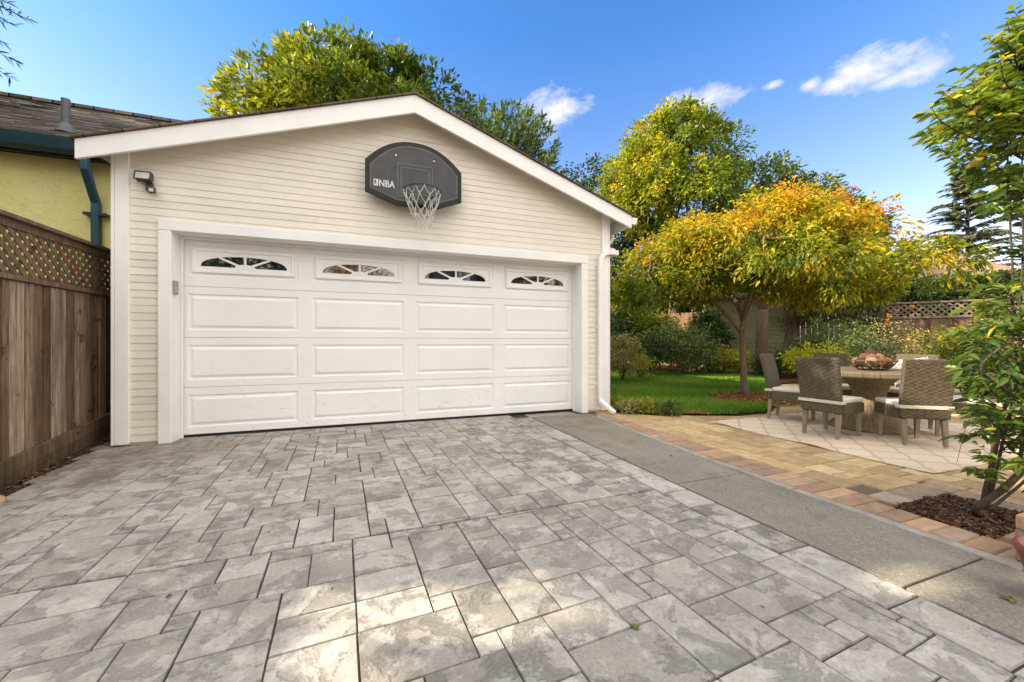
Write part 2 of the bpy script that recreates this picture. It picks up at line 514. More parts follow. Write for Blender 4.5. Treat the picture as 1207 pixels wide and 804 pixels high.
colr = t.mix(t.math('MULTIPLY', gr, .42), colr, (.17,.155,.135))
dots = t.ramp(t.noise(v, 16, 2, .4), [(.755, 0), (.775, 1)])
colr = t.mix(t.math('MULTIPLY', dots, .8), colr, (.04,.035,.03))
t.set(colr, t.ramp(t.noise(pv, 12, 4), [(.3, .62), (.7, .82)]), .3)
hh = t.math('ADD', t.math('MULTIPLY', t.ramp(flake, [(.50, 1), (.56, .2)]), .8), t.math('MULTIPLY', fine, .45))
hh = t.math('ADD', hh, t.math('MULTIPLY', t.noise(pv, 13, 6, .6), .55))
t.bump(hh, .85, .009); M_STAMP = t.m
M_JOINT = paint('dark joint', (.05,.044,.037), .9, .3, 20, .4, 90)
def left_edge(y):
    pts = [(-9,-2.2),(2.5,-2.25),(3.76,-2.37),(4.1,-2.44),(4.5,-2.51),(5.1,-2.60),(5.35,-2.62),(6,-2.62)]
    for (a, xa), (b, xb) in zip(pts, pts[1:]):
        if a <= y <= b: return xa + (xb-xa)*(y-a)/(b-a)
    return -2.3
mb = MB(); r = random.Random(5)
ang = R(3.2); U = .097
ca, sa = math.cos(ang), math.sin(ang)
DX1 = 2.235
# the cut line splits the pour into two panels
for (y0, y1, seed) in ((-4.2, 2.345, 3), (2.358, 5.53, 8)):
    sizes = [(3,2),(2,3),(2,2),(4,2),(2,4),(3,3),(3,4),(4,3),(2,3),(3,2),(4,3),(3,2)]
    nx, ny = 98, 122
    for (i, j, w, h) in ashlar(nx, ny, sizes, seed):
        x0, x1 = -4.6+i*U, -4.6+(i+w)*U; ya, yb = -5.5+j*U, -5.5+(j+h)*U
        P = [(x0*ca-y*sa, x0*sa+y*ca) if k in (0,) else None for k, y in ((0, ya),)]
        P = [(x*ca-y*sa, x*sa+y*ca) for x, y in ((x0,ya),(x1,ya),(x1,yb),(x0,yb))]
        P = clip_poly(P, 0, DX1-.235, True)
        if len(P) > 2: P = clip_poly(P, 1, y0, False)
        if len(P) > 2: P = clip_poly(P, 1, y1, True)
        if len(P) < 3: continue
        cy = sum(p[1] for p in P)/len(P)
        le = left_edge(cy); P = clip_poly(P, 0, le + r.uniform(-.05, .05), False)
        if len(P) < 3: continue
        mb.col = (r.random(), r.random(), r.random(), 1)
        lay(mb, P, .0019, 0, .003, r, .0016)
y = -4.2
while y < 5.25:                       # border row along the concrete strip
    L = r.choice([.33,.4,.45,.26]); e = min(y+L, 5.25)
    mb.col = (r.random(), r.random(), r.random(), 1)
    lay(mb, [(DX1-.23,y),(DX1,y),(DX1,e),(DX1-.23,e)], .0035, 0, .005, r, .002); y = e
mb.build('driveway', M_STAMP, kind='structure')
mb = MB()
Ys = [-4.2+i*.25 for i in range(39)]
mb.poly([(DX1+.004,-4.2,-.0075),(DX1+.004,5.53,-.0075)] + [(left_edge(yy)+.02, yy, -.0075) for yy in reversed(Ys)])
mb.build('driveway_joints', M_JOINT, kind='structure')

# concrete strip along the driveway
t = NT('exposed aggregate'); v = t.coord()
f1 = t.noise(v, 150, 3, .7); f2 = t.noise(v, 1.3, 6, .62); f3 = t.noise(v, 420, 2, .6)
sp = t.n('ShaderNodeTexVoronoi'); sp.inputs['Scale'].default_value = 95; t.l(v, sp.inputs['Vector'])
colr = t.ramp(f2, [(.3, (.175,.158,.128)), (.7, (.265,.242,.2))])
colr = t.mix(1.0, colr, t.ramp(f1, [(.3, .62), (.72, 1.4)]), 'MULTIPLY')
peb = t.ramp(t.sep(sp.outputs['Color'])[0], [(.80, 0), (.9, 1)])
colr = t.mix(t.math('MULTIPLY', peb, .35), colr, (.42,.36,.28))
dk = t.ramp(t.noise(v, 2.7, 6, .7), [(.55, 0), (.7, 1)])
colr = t.mix(t.math('MULTIPLY', dk, .55), colr, (.095,.083,.066))
lt = t.ramp(t.noise(t.coord((1,.35,1)), 1.9, 5, .6), [(.56, 0), (.68, 1)])
colr = t.mix(t.math('MULTIPLY', lt, .35), colr, (.36,.33,.275))
t.set(colr, .85, .2); t.bump(f1, .5, .004); M_STRIP = t.m
M_CURB = paint('pale curb concrete', (.33,.305,.265), .85, .3, 6, .5, 70, dirt=.45)
mb = MB()
def xr(y): return 3.02 + max(0, (y-2.4))*.07 + max(0, y-4.3)*.06
cuts = [-4.2, -.42, 1.025, 2.385, 3.72, 5.20]
for a_, b_ in zip(cuts, cuts[1:]):
    a2, b2 = a_+.005, b_-.005
    lo = [(DX1+.012,a2,-.05),(xr(a2)-.085,a2,-.05),(xr(b2)-.085,b2,-.05),(DX1+.012,b2,-.05)]
    hi = [(x,y_,.002) for x,y_,_ in lo]
    mb.hexa(lo+hi)
mb.build('concrete_strip', M_STRIP, kind='structure', bevel=.006)
mb = MB()
cuts = [-4.2, -1.2, .9, 2.0, 2.75, 3.55, 4.3, 5.0]
for a_, b_ in zip(cuts, cuts[1:]):
    a2, b2 = a_+.004, b_-.004
    lo = [(xr(a2)-.078,a2,-.05),(xr(a2)-.002,a2,-.05),(xr(b2)-.002,b2,-.05),(xr(b2)-.078,b2,-.05)]
    mb.hexa(lo+[(x,y_,.004) for x,y_,_ in lo])
mb.build('curb_edging', M_CURB, kind='structure', bevel=.008)
mb = MB()
mb.poly([(DX1,-4.2,-.03),(xr(-4.2),-4.2,-.03),(xr(5.25),5.25,-.03),(DX1,5.25,-.03)])
mb.build('strip_joints', M_JOINT, kind='structure')
# apron under the garage door
mb = MB(); mb.box(-2.1,5.26,-.1,3.3,6.2,-.010); mb.build('garage_slab', paint('apron', (.33,.3,.26), .85, .2, 4, .3), kind='structure')

# paver patio
M_PAVER = tinted('tan pavers', .8, namp=.38, base=11, bump=.5, bdist=.006, stains=(1.6, .55, (.20,.13,.075), .35))
mb = MB(); r = random.Random(21)
tans = [(.53,.385,.20),(.56,.41,.22),(.50,.355,.185),(.58,.44,.25),(.52,.37,.19),(.46,.325,.17)]
reds = [(.40,.255,.155),(.43,.28,.175),(.36,.235,.155),(.42,.285,.185),(.37,.255,.18)]
SQ = (3.27, 3.93, 1.11, 1.55)                    # planting square left in the paving
FR = .19
def hole(P):
    """True when the paver falls in the planting square or its frame"""
    cx_ = sum(p[0] for p in P)/len(P); cy_ = sum(p[1] for p in P)/len(P)
    return SQ[0]-.02 < cx_ < SQ[1]+FR+.005 and SQ[2]-FR-.03 < cy_ < SQ[3]+FR+.005
U2 = .112; ang2 = R(0)
for (i, j, w, h) in ashlar(90, 86, [(2,3),(3,2),(2,2),(4,2),(2,4),(3,2),(2,1),(4,2)], 9):
    x0, x1 = 3.36+i*U2, 3.36+(i+w)*U2; ya, yb = -2.6+j*U2, -2.6+(j+h)*U2
    P = [(x0,ya),(x1,ya),(x1,yb),(x0,yb)]
    if hole(P): continue
    if SQ[0]-.02 < x1 and x0 < SQ[1]+FR and SQ[2]-FR-.03 < yb and ya < SQ[3]+FR:
        # trim pavers that straddle the frame
        if x0 < SQ[1]+FR < x1: P = clip_poly(P, 0, SQ[1]+FR, False)
        elif ya < SQ[3]+FR < yb: P = clip_poly(P, 1, SQ[3]+FR, False)
        elif ya < SQ[2]-FR-.02 < yb: P = clip_poly(P, 1, SQ[2]-FR-.02, True)
        else: continue
        if len(P) < 3: continue
    c = r.choice(tans); k = r.uniform(.82, 1.12); mb.col = (c[0]*k, c[1]*k, c[2]*k, 1)
    lay(mb, P, .0028, 0, .006, r, .001)
y = -2.6
while y < 5.05:                        # soldier course beside the strip
    e = y + .125
    c = r.choice(reds); k = r.uniform(.85, 1.2); mb.col = (c[0]*k, c[1]*k, c[2]*k, 1)
    xa = xr((y+e)/2)+.006
    if not (SQ[2]-FR-.02 < (y+e)/2 < SQ[3]+FR and False):
        xb = 3.355
        if SQ[2]-.06 < (y+e)/2 < SQ[3]+.06: xb = SQ[0]
        if xb-xa > .05: lay(mb, [(xa,y),(xb,y),(xb,e),(xa,e)], .002, .001, .007, r, .002)
    y = e
def frame_row(x0, x1, y0, y1, alongx, L):
    s = x0 if alongx else y0; E = x1 if alongx else y1
    while s < E-.01:
        e = min(s+L, E)
        c = r.choice(reds); k = r.uniform(.8, 1.2); mb.col = (c[0]*k*.95, c[1]*k*1.03, c[2]*k*1.12, 1)
        lay(mb, [(s,y0),(e,y0),(e,y1),(s,y1)] if alongx else [(x0,s),(x1,s),(x1,e),(x0,e)], .002, .001, .007, r, .002); s = e
frame_row(3.357, SQ[1]+FR, SQ[3], SQ[3]+FR, True, .205)
frame_row(3.357, SQ[1]+FR, SQ[2]-FR-.02, SQ[2], True, .23)
frame_row(SQ[1], SQ[1]+FR, SQ[2], SQ[3], False, .22)
mb.build('patio_pavers', M_PAVER, kind='structure')
M_SAND = paint('joint sand', (.16,.115,.075), .95, .3, 12, .4, 60)
mb = MB()
def rect(x0,y0,x1,y1,z): mb.poly([(x0,y0,z),(x1,y0,z),(x1,y1,z),(x0,y1,z)])
rect(3.0,-2.6,SQ[0],7,-.009); rect(SQ[1],-2.6,13.2,7,-.009); rect(SQ[0],-2.6,SQ[1],SQ[2],-.009); rect(SQ[0],SQ[3],SQ[1],7,-.009)
mb.build('patio_bedding', M_SAND, kind='structure')

# lawn, planting beds
def smooth_closed(P, n=6):
    out = []; m = len(P)
    for i in range(m):
        p0, p1, p2, p3 = (np.array(P[(i+k) % m], float) for k in (-1, 0, 1, 2))
        for q in range(n):
            u = q/n
            out.append(tuple(.5*((2*p1)+(-p0+p2)*u+(2*p0-5*p1+4*p2-p3)*u*u+(-p0+3*p1-3*p2+p3)*u**3)))
    return out
LAWN = [(3.62,5.25),(4.0,4.78),(4.4,4.60),(5.1,4.30),(5.75,4.30),(6.35,4.62),(7.1,5.3),(8.5,6.2),(10.2,7.3),(11.5,8.3),(11.2,10.2),(10.2,11.4),(8.0,12.0),(5.5,12.2),(3.62,12.2)]
lawn_p = LAWN[:1] + LAWN[1:]
def inpoly(x, y, P):
    x = np.asarray(x); y = np.asarray(y); c = np.zeros(x.shape, bool); n = len(P)
    for i in range(n):
        (xa, ya), (xb, yb) = P[i], P[(i+1) % n]
        if ya == yb: continue
        c ^= ((ya > y) != (yb > y)) & (x < (xb-xa)*(y-ya)/(yb-ya)+xa)
    return c
# soil of the beds behind and beside the lawn lies a little above the paving joints
t = NT('bark soil'); v = t.coord()
vo = t.n('ShaderNodeTexVoronoi'); vo.inputs['Scale'].default_value = 30; t.l(t.coord((1,2.2,1)), vo.inputs['Vector'])
cc = t.ramp(t.sep(vo.outputs['Color'])[0], [(0,(.035,.018,.01)),(.5,(.10,.045,.022)),(1,(.19,.09,.045))])
t.set(t.mix(t.noise(v, 8, 6), cc, (.03,.018,.012)), .9, .15); t.bump(vo.outputs['Distance'], .8, .02); M_BARK = t.m
mb = MB()
mb.poly([(3.58,5.12,.008),(4.0,4.72,.008),(4.45,4.54,.008),(5.1,4.24,.008),(5.8,4.24,.008),(6.42,4.58,.008),(7.16,5.24,.008),(8.6,6.1,.008),(10.3,7.2,.008),(13.0,5.2,.008),(12.0,2.6,.008),(13.5,-2,.008),(60,-2,.008),(60,60,.008),(3.58,60,.008)])
mb.build('garden_bed', M_BARK, kind='structure')
mb = MB()
Zs = lambda x, y: .02
mb.poly([(x,y,.022) for x,y in LAWN])
mb.build('lawn', paint('turf base', (.035,.065,.012), .95, .4, 9, .5, 80), kind='structure')
n = 90000
X = rng.uniform(3.5, 11.6, n*2); Y = 4.2 + (rng.random(n*2)**1.5)*8.0
ok = inpoly(X, Y, LAWN) & (((X-7.0)**2/.95+(Y-5.35)**2/.62) > 1.0)
X, Y = X[ok], Y[ok]; n = len(X)
hgt = rng.uniform(.035, .075, n); a0 = rng.uniform(0, 2*np.pi, n); w = rng.uniform(.004, .008, n) * (1+np.maximum(0, Y-6)*.12)
lean = rng.normal(size=(n,2))*.022
B = np.stack([X, Y, np.full(n,.022)], 1)
dx = np.stack([np.cos(a0)*w, np.sin(a0)*w, np.zeros(n)], 1)
Md = B + np.stack([lean[:,0]*.4, lean[:,1]*.4, hgt*.6], 1); Tp = B + np.stack([lean[:,0], lean[:,1], hgt], 1)
V = np.stack([B-dx, B+dx, Md+dx*.7, Md-dx*.7, Tp], 1).reshape(-1,3); b = np.arange(n)[:,None]*5
V = np.stack([B-dx, B+dx, Md+dx*.7, Tp, Md-dx*.7], 1).reshape(-1,3)
F = np.concatenate([b+np.array([[0,1,2,4]]), b+np.array([[4,2,3,3]])], 1).reshape(-1,4)
F1 = (b+np.array([[0,1,2,4]])); F2 = (b+np.array([[4,2,3]]))
patch = np.sin(X*1.7+np.sin(Y*1.1)*1.5)*np.sin(Y*1.9+X*.6)*.5+.5
tn = np.clip(.55*patch+.5*rng.random(n)-.02, 0, 1)
tint = np.repeat(np.stack([tn, rng.random(n), rng.random(n), np.ones(n)], 1), 5, 0)
M_GRASS = leafmat('grass blades', [(0,(.06,.15,.012)),(.5,(.15,.29,.022)),(.85,(.27,.39,.045)),(1,(.42,.38,.11))], .3, .5)
Ft = np.concatenate([b+np.array([[0,1,2]]), b+np.array([[0,2,4]]), b+np.array([[4,2,3]])], 0)
o = np_mesh('grass', V, Ft, M_GRASS, tint=tint)
tag(o, 'short green lawn grass between the garage and the small autumn tree', 'grass', kind='stuff')

# bark chips
def chips(name, label, XY, z, s=(.012,.035), pal=None, up=.02):
    n = len(XY); A = rng.uniform(0, 2*np.pi, n); L = rng.uniform(*s, n); Wd = L*rng.uniform(.25,.6,n)
    u = np.stack([np.cos(A), np.sin(A), rng.normal(size=n)*.35], 1); u = unit(u)
    w_ = unit(np.cross(u, np.stack([rng.normal(size=n)*.4, rng.normal(size=n)*.4, np.ones(n)], 1)))
    nn = np.cross(w_, u)
    c = np.concatenate([XY, (z + rng.random(n)*up)[:,None]], 1); T = .004
    P = []
    for sz in (-1, 1):
        for sx, sy in ((-1,-1),(1,-1),(1,1),(-1,1)):
            P.append(c + u*(L*sx*.5)[:,None] + w_*(Wd*sy*.5)[:,None] + nn*(T*sz*.5))
    V = np.stack(P, 1).reshape(-1,3); b = np.arange(n)[:,None]*8
    F = np.concatenate([b+np.array([q]) for q in ((4,5,6,7),(0,1,5,4),(1,2,6,5),(2,3,7,6),(3,0,4,7))], 0)
    pal = np.array(pal or [(.10,.048,.024),(.06,.03,.016),(.14,.07,.034),(.20,.12,.065),(.035,.019,.012)])
    ci = pal[rng.integers(0, len(pal), n)]*rng.uniform(.8,1.2,(n,1))
    tint = np.repeat(np.concatenate([ci, np.ones((n,1))], 1), 8, 0)
    o = np_mesh(name, V, F, M_CHIP, tint=tint); tag(o, label, 'mulch', kind='stuff')
M_CHIP = tinted('bark chip', .85, base=40, namp=.3, bump=.2)
mb = MB(); mb.poly([(SQ[0],SQ[2],-.02),(SQ[1],SQ[2],-.02),(SQ[1],SQ[3],-.02),(SQ[0],SQ[3],-.02)])
mb.build('planting_square_soil', M_BARK, kind='structure')
n = 2600
chips('bark_mulch', 'dark brown bark mulch in the paved square around the shrub stems', np.stack([rng.uniform(SQ[0],SQ[1],n), rng.uniform(SQ[2],SQ[3],n)], 1), -.018, (.010,.034), up=.03)
n = 2600; A = rng.uniform(0,2*np.pi,n); q = np.sqrt(rng.random(n))
redl = [(.30,.09,.03),(.22,.07,.03),(.40,.17,.05),(.13,.05,.025),(.45,.26,.08)]
chips('bark_mulch', 'reddish mulch ring with fallen leaves around the autumn tree trunk', np.stack([6.9+np.cos(A)*q*.98, 5.3+np.sin(A)*q*.8], 1), .026, (.02,.055), redl, up=.02)
n = 1500; X = rng.uniform(3.6,4.75,n); Y = rng.uniform(0,1,n)
Yb = 5.14-(X-3.6)*.66+.02; Y = Yb + Y*(.42-(X-3.6)*.25)
chips('bark_mulch', 'reddish bark mulch beside the foot of the downspout', np.stack([X,Y], 1), .026, (.02,.05), redl, up=.02)
# soil gutter between driveway and fence
mb = MB()
yy = [-4.2+i*.3 for i in range(41)]
for a_, b_ in zip(yy, yy[1:]):
    zf = lambda y_: -.15 + max(0, y_-3.6)*.07
    mb.poly([(left_edge(a_)+.06,a_,-.03),(left_edge(b_)+.06,b_,-.03),(-2.80,b_,zf(b_)),(-2.80,a_,zf(a_))])
    mb.poly([(-2.80,a_,zf(a_)),(-2.80,b_,zf(b_)),(-7,b_,zf(b_)+.02),(-7,a_,zf(a_)+.02)])
mb.build('soil_strip', M_BARK, kind='structure')
n = 1500; Y = rng.uniform(2.5,6.3,n); X = rng.uniform(0,1,n)
xe = np.array([left_edge(y_) for y_ in Y]); fx = X**1.2; XX = xe-.0+(-2.76-xe)*fx
zz = -.02 + (-.15+np.maximum(0,Y-3.6)*.07+.03)*fx
chips('leaf_litter', 'brown leaf litter along the foot of the weathered board fence', np.stack([XX,Y],1), zz+.004, (.015,.045), [(.12,.06,.03),(.07,.035,.02),(.2,.12,.06),(.05,.03,.02)], up=.015)
# ------------------------------------------------------------------ garage
D = 5.29
GX0, GX1 = -2.46, 3.58; GXC = .575; PK = 4.215; SL = .352; FY = 5.05
M_TRIM = paint('white trim paint', (.86,.858,.838), .5, .05, 2.5, .08, 90, dirt=.10)
M_SIDE = paint('cream siding paint', (.78,.73,.645), .55, .07, 1.7, .10, 40, dirt=.12, per=True)
M_DOOR = paint('white door paint', (.84,.84,.825), .45, .05, 1.3, .12, 120, spec=.35, dirt=.08, specks=1.0)
M_GLASS = NT('dark window glass'); M_GLASS.set((.008,.008,.009), .03, .5); M_GLASS.b.inputs['IOR'].default_value = 2.3; M_GLASS = M_GLASS.m
M_RUB = paint('black rubber', (.02,.02,.02), .8, .2)
t = NT('asphalt shingles'); v = t.coord()
br = t.n('ShaderNodeTexBrick'); br.inputs['Scale'].default_value = 1; br.inputs['Brick Width'].default_value = .3; br.inputs['Row Height'].default_value = .14
br.inputs['Mortar Size'].default_value = .006; br.inputs['Color1'].default_value = (.10,.075,.055,1); br.inputs['Color2'].default_value = (.19,.145,.105,1); br.inputs['Mortar'].default_value = (.02,.017,.015,1)
br.offset_frequency = 2; t.l(v, br.inputs['Vector'])
colr = t.mix(1.0, br.outputs[0], t.ramp(t.noise(v, 90, 3, .7), [(.3,.6),(.7,1.4)]), 'MULTIPLY')
colr = t.mix(t.ramp(t.noise(v, 1.2, 4), [(.45, 0), (.7, .5)]), colr, (.07,.065,.06))
t.set(colr, .9, .15); t.bump(br.outputs[0], .6, .01); M_SHINGLE = t.m

G = thing('garage', (.56, 5.29, 0), 'cream lap sided garage with a low gable and a wide white panelled door', 'garage')
def zroof(x): return PK - SL*abs(x-GXC)
OPX0, OPX1, OPZ = -1.98, 3.09, 2.30
TRW = .115
# lapped boards on the front gable
mb = MB(); CH = .081
z = .03; xs_top = lambda z_: (PK-.05-z_)/SL
while z < PK-.1:
    z1 = z + CH
    w0 = min(xs_top(z), 99); w1 = min(max(xs_top(z1), .02), 99)
    L0, R0 = max(GX0+.1, GXC-w0), min(GX1-.1, GXC+w0); L1, R1 = max(GX0+.1, GXC-w1), min(GX1-.1, GXC+w1)
    segs = [((L0,R0),(L1,R1))]
    if z1 < OPZ+TRW: segs = [((L0,OPX0-.05),(L1,OPX0-.05)),((OPX1+.05,R0),(OPX1+.05,R1))]
    cut = []
    for (a0,b0),(a1,b1) in segs:                # boards butt together every few metres
        xs = [min(a0,a1)]; xn = a0 + random.uniform(.9, 3.4)
        while xn < min(b0,b1)-.5: xs.append(xn); xn += random.uniform(1.8, 3.6)
        for i_, x_ in enumerate(xs):
            last = i_ == len(xs)-1
            cut.append(((a0 if i_ == 0 else max(x_,a0), b0 if last else xs[i_+1]-.0025),(a1 if i_ == 0 else max(x_,a1), b1 if last else xs[i_+1]-.0025)))
    for (a0,b0),(a1,b1) in cut:
        yb, yt = D-.0090, D-.0025
        k = random.uniform(-.0016,.0016); g_ = .5*random.uniform(.955,1.03); mb.col = (g_,g_,g_*.995,1)
        # face, butt edge and the shadow step below it
        mb.poly([(a0,yb+k,z),(b0,yb+k,z),(b1,yt,z1),(a1,yt,z1)])
        mb.poly([(a0,yt,z),(b0,yt,z),(b0,yb+k,z),(a0,yb+k,z)])
    z = z1
mb.build('siding', M_SIDE, G)
mb = MB()                                    # shell: back of the siding, sides, rear
mb.prism([(GX0+.01,D+.02,.0),(OPX0-.02,D+.02,0),(OPX0-.02,D+.02,OPZ+.02),(OPX1+.02,D+.02,OPZ+.02),(OPX1+.02,D+.02,0),(GX1-.01,D+.02,0),(GX1-.01,D+.02,zroof(GX1)-.05),(GXC,D+.02,PK-.05),(GX0+.01,D+.02,zroof(GX0)-.05)], (0,.1,0))
mb.box(GX0+.01,D+.13,0,GX0+.12,11.2,zroof(GX0)-.07); mb.box(GX1-.12,D+.13,0,GX1-.01,11.2,zroof(GX1)-.07)
mb.box(GX0+.121,11.1,0,GX1-.121,11.2,zroof(GX0)-.07)
mb.build('wall', M_SIDE, G)
for x0, x1 in ((GX0, GX0+.115), (GX1-.115, GX1)):
    mb = MB(); mb.box(x0, D-.034, .015, x1, D+.0, zroof(x0 if x0 < 0 else x1)-.05)
    mb.build('corner_trim', M_TRIM, G, bevel=.004)
for xa_, xb_ in ((GX1+.002, GX1+.03), (GX0-.03, GX0-.002)):
    mb = MB(); mb.box(xa_, D-.034, .015, xb_, D+.09, zroof(GX1 if xa_ > 0 else GX0)-.06)
    mb.build('corner_trim', M_TRIM, G, bevel=.003)
# barge boards
for sgn in (-1, 1):
    xe = -2.665 if sgn < 0 else 3.865
    ze = zroof(xe)
    P = [(GXC,FY,PK),(xe,FY,ze),(xe,FY,ze-.195),(GXC,FY,PK-.228)]
    mb = MB(); mb.prism(P if sgn > 0 else P[::-1], (0,.035,0))
    mb.build('barge_board', M_TRIM, G, bevel=.005)
# roof decks, slightly proud of the barge boards
for sgn in (-1, 1):
    xe = -2.70 if sgn < 0 else 3.90
    mb = MB()
    P = [(GXC,FY-.03,PK+.004),(xe,FY-.03,zroof(xe)+.003),(xe,FY-.03,zroof(xe)+.017),(GXC,FY-.03,PK+.020)]
    mb.prism(P if sgn > 0 else P[::-1], (0,6.5,0)); mb.build('roof', M_SHINGLE, G)
    mb = MB()
    xe2 = xe - sgn*.06
    P = [(GXC,FY+.036,PK-.004),(xe2,FY+.036,zroof(xe2)-.004),(xe2,FY+.036,zroof(xe2)-.03),(GXC,FY+.036,PK-.03)]
    mb.prism(P if sgn > 0 else P[::-1], (0,6.4,0)); mb.build('soffit', M_SIDE, G)
# eave fascia and gutter on the right
mb = MB(); mb.box(3.80, FY+.037, zroof(3.83)-.20, 3.84, 11.4, zroof(3.83)-.035); mb.build('eave_board', M_TRIM, G, bevel=.003)
gz = zroof(3.87)-.01
prof = [(3.868,gz-.115),(3.868,gz-.008),(3.880,gz-.008),(3.880,gz-.10),(3.945,gz-.10),(3.972,gz-.02),(3.985,gz-.02),(3.958,gz-.115)]
mb = MB(); mb.prism([(x,FY+.02,z_) for x,z_ in prof], (0,6.3,0))
mb.prism([(3.868,FY+.012,gz-.116),(3.959,FY+.012,gz-.116),(3.987,FY+.012,gz-.012),(3.868,FY+.012,gz-.006)], (0,.007,0))
g_ = mb.build('gutter', M_TRIM, G, bevel=.003)
# door casing
mb = MB()
mb.box(OPX0-TRW, D-.045, .0, OPX0, D+.02, OPZ-.001); mb.box(OPX1, D-.045, .0, OPX1+TRW, D+.02, OPZ-.001)
mb.box(OPX0-TRW, D-.048, OPZ, OPX1+TRW, D+.02, OPZ+TRW)
mb.build('door_casing', M_TRIM, G, bevel=.005)
mb = MB()
mb.box(OPX0-.02, D+.021, 0, OPX0+.002, D+.26, OPZ); mb.box(OPX1-.002, D+.021, 0, OPX1+.02, D+.26, OPZ); mb.box(OPX0-.02, D+.021, OPZ-.003, OPX1+.02, D+.26, OPZ+.02)
mb.build('jamb', M_TRIM, G)
mb = MB(); mb.box(OPX0+.003, D+.17, 0, OPX0+.03, D+.185, OPZ-.004); mb.box(OPX1-.03, D+.17, 0, OPX1-.003, D+.185, OPZ-.004); mb.box(OPX0+.031, D+.17, OPZ-.035, OPX1-.031, D+.185, OPZ-.004)
mb.build('stop_moulding', M_DOOR, G, bevel=.003)
# sectional door
DY = 5.49
mb = MB(); mb.box(OPX0+.004, DY+.012, .03, OPX1-.004, DY+.05, OPZ-.005)
door = mb.build('garage_door', M_DOOR, G)
mb = MB(); mb.box(OPX0+.006, DY-.004, .002, OPX1-.006, DY+.03, .0285); mb.build('bottom_seal', M_RUB, door, bevel=.006)
PX = [(-1.916+i*1.274, -1.916+i*1.274+1.117) for i in range(4)]
ZB = [.03, .572, 1.146, 1.735, OPZ-.006]
def panel_rects(mb, x0, x1, z0, z1, steps):
    """nested rectangles: steps = [(inset, y)...], last one filled"""
    prev = None
    for ins, y_ in steps:
        cur = [(x0+ins,y_,z0+ins),(x1-ins,y_,z0+ins),(x1-ins,y_,z1-ins),(x0+ins,y_,z1-ins)]
        if prev:
            for i in range(4):
                j = (i+1) % 4; mb.poly([prev[i],prev[j],cur[j],cur[i]])
        prev = cur
    return prev
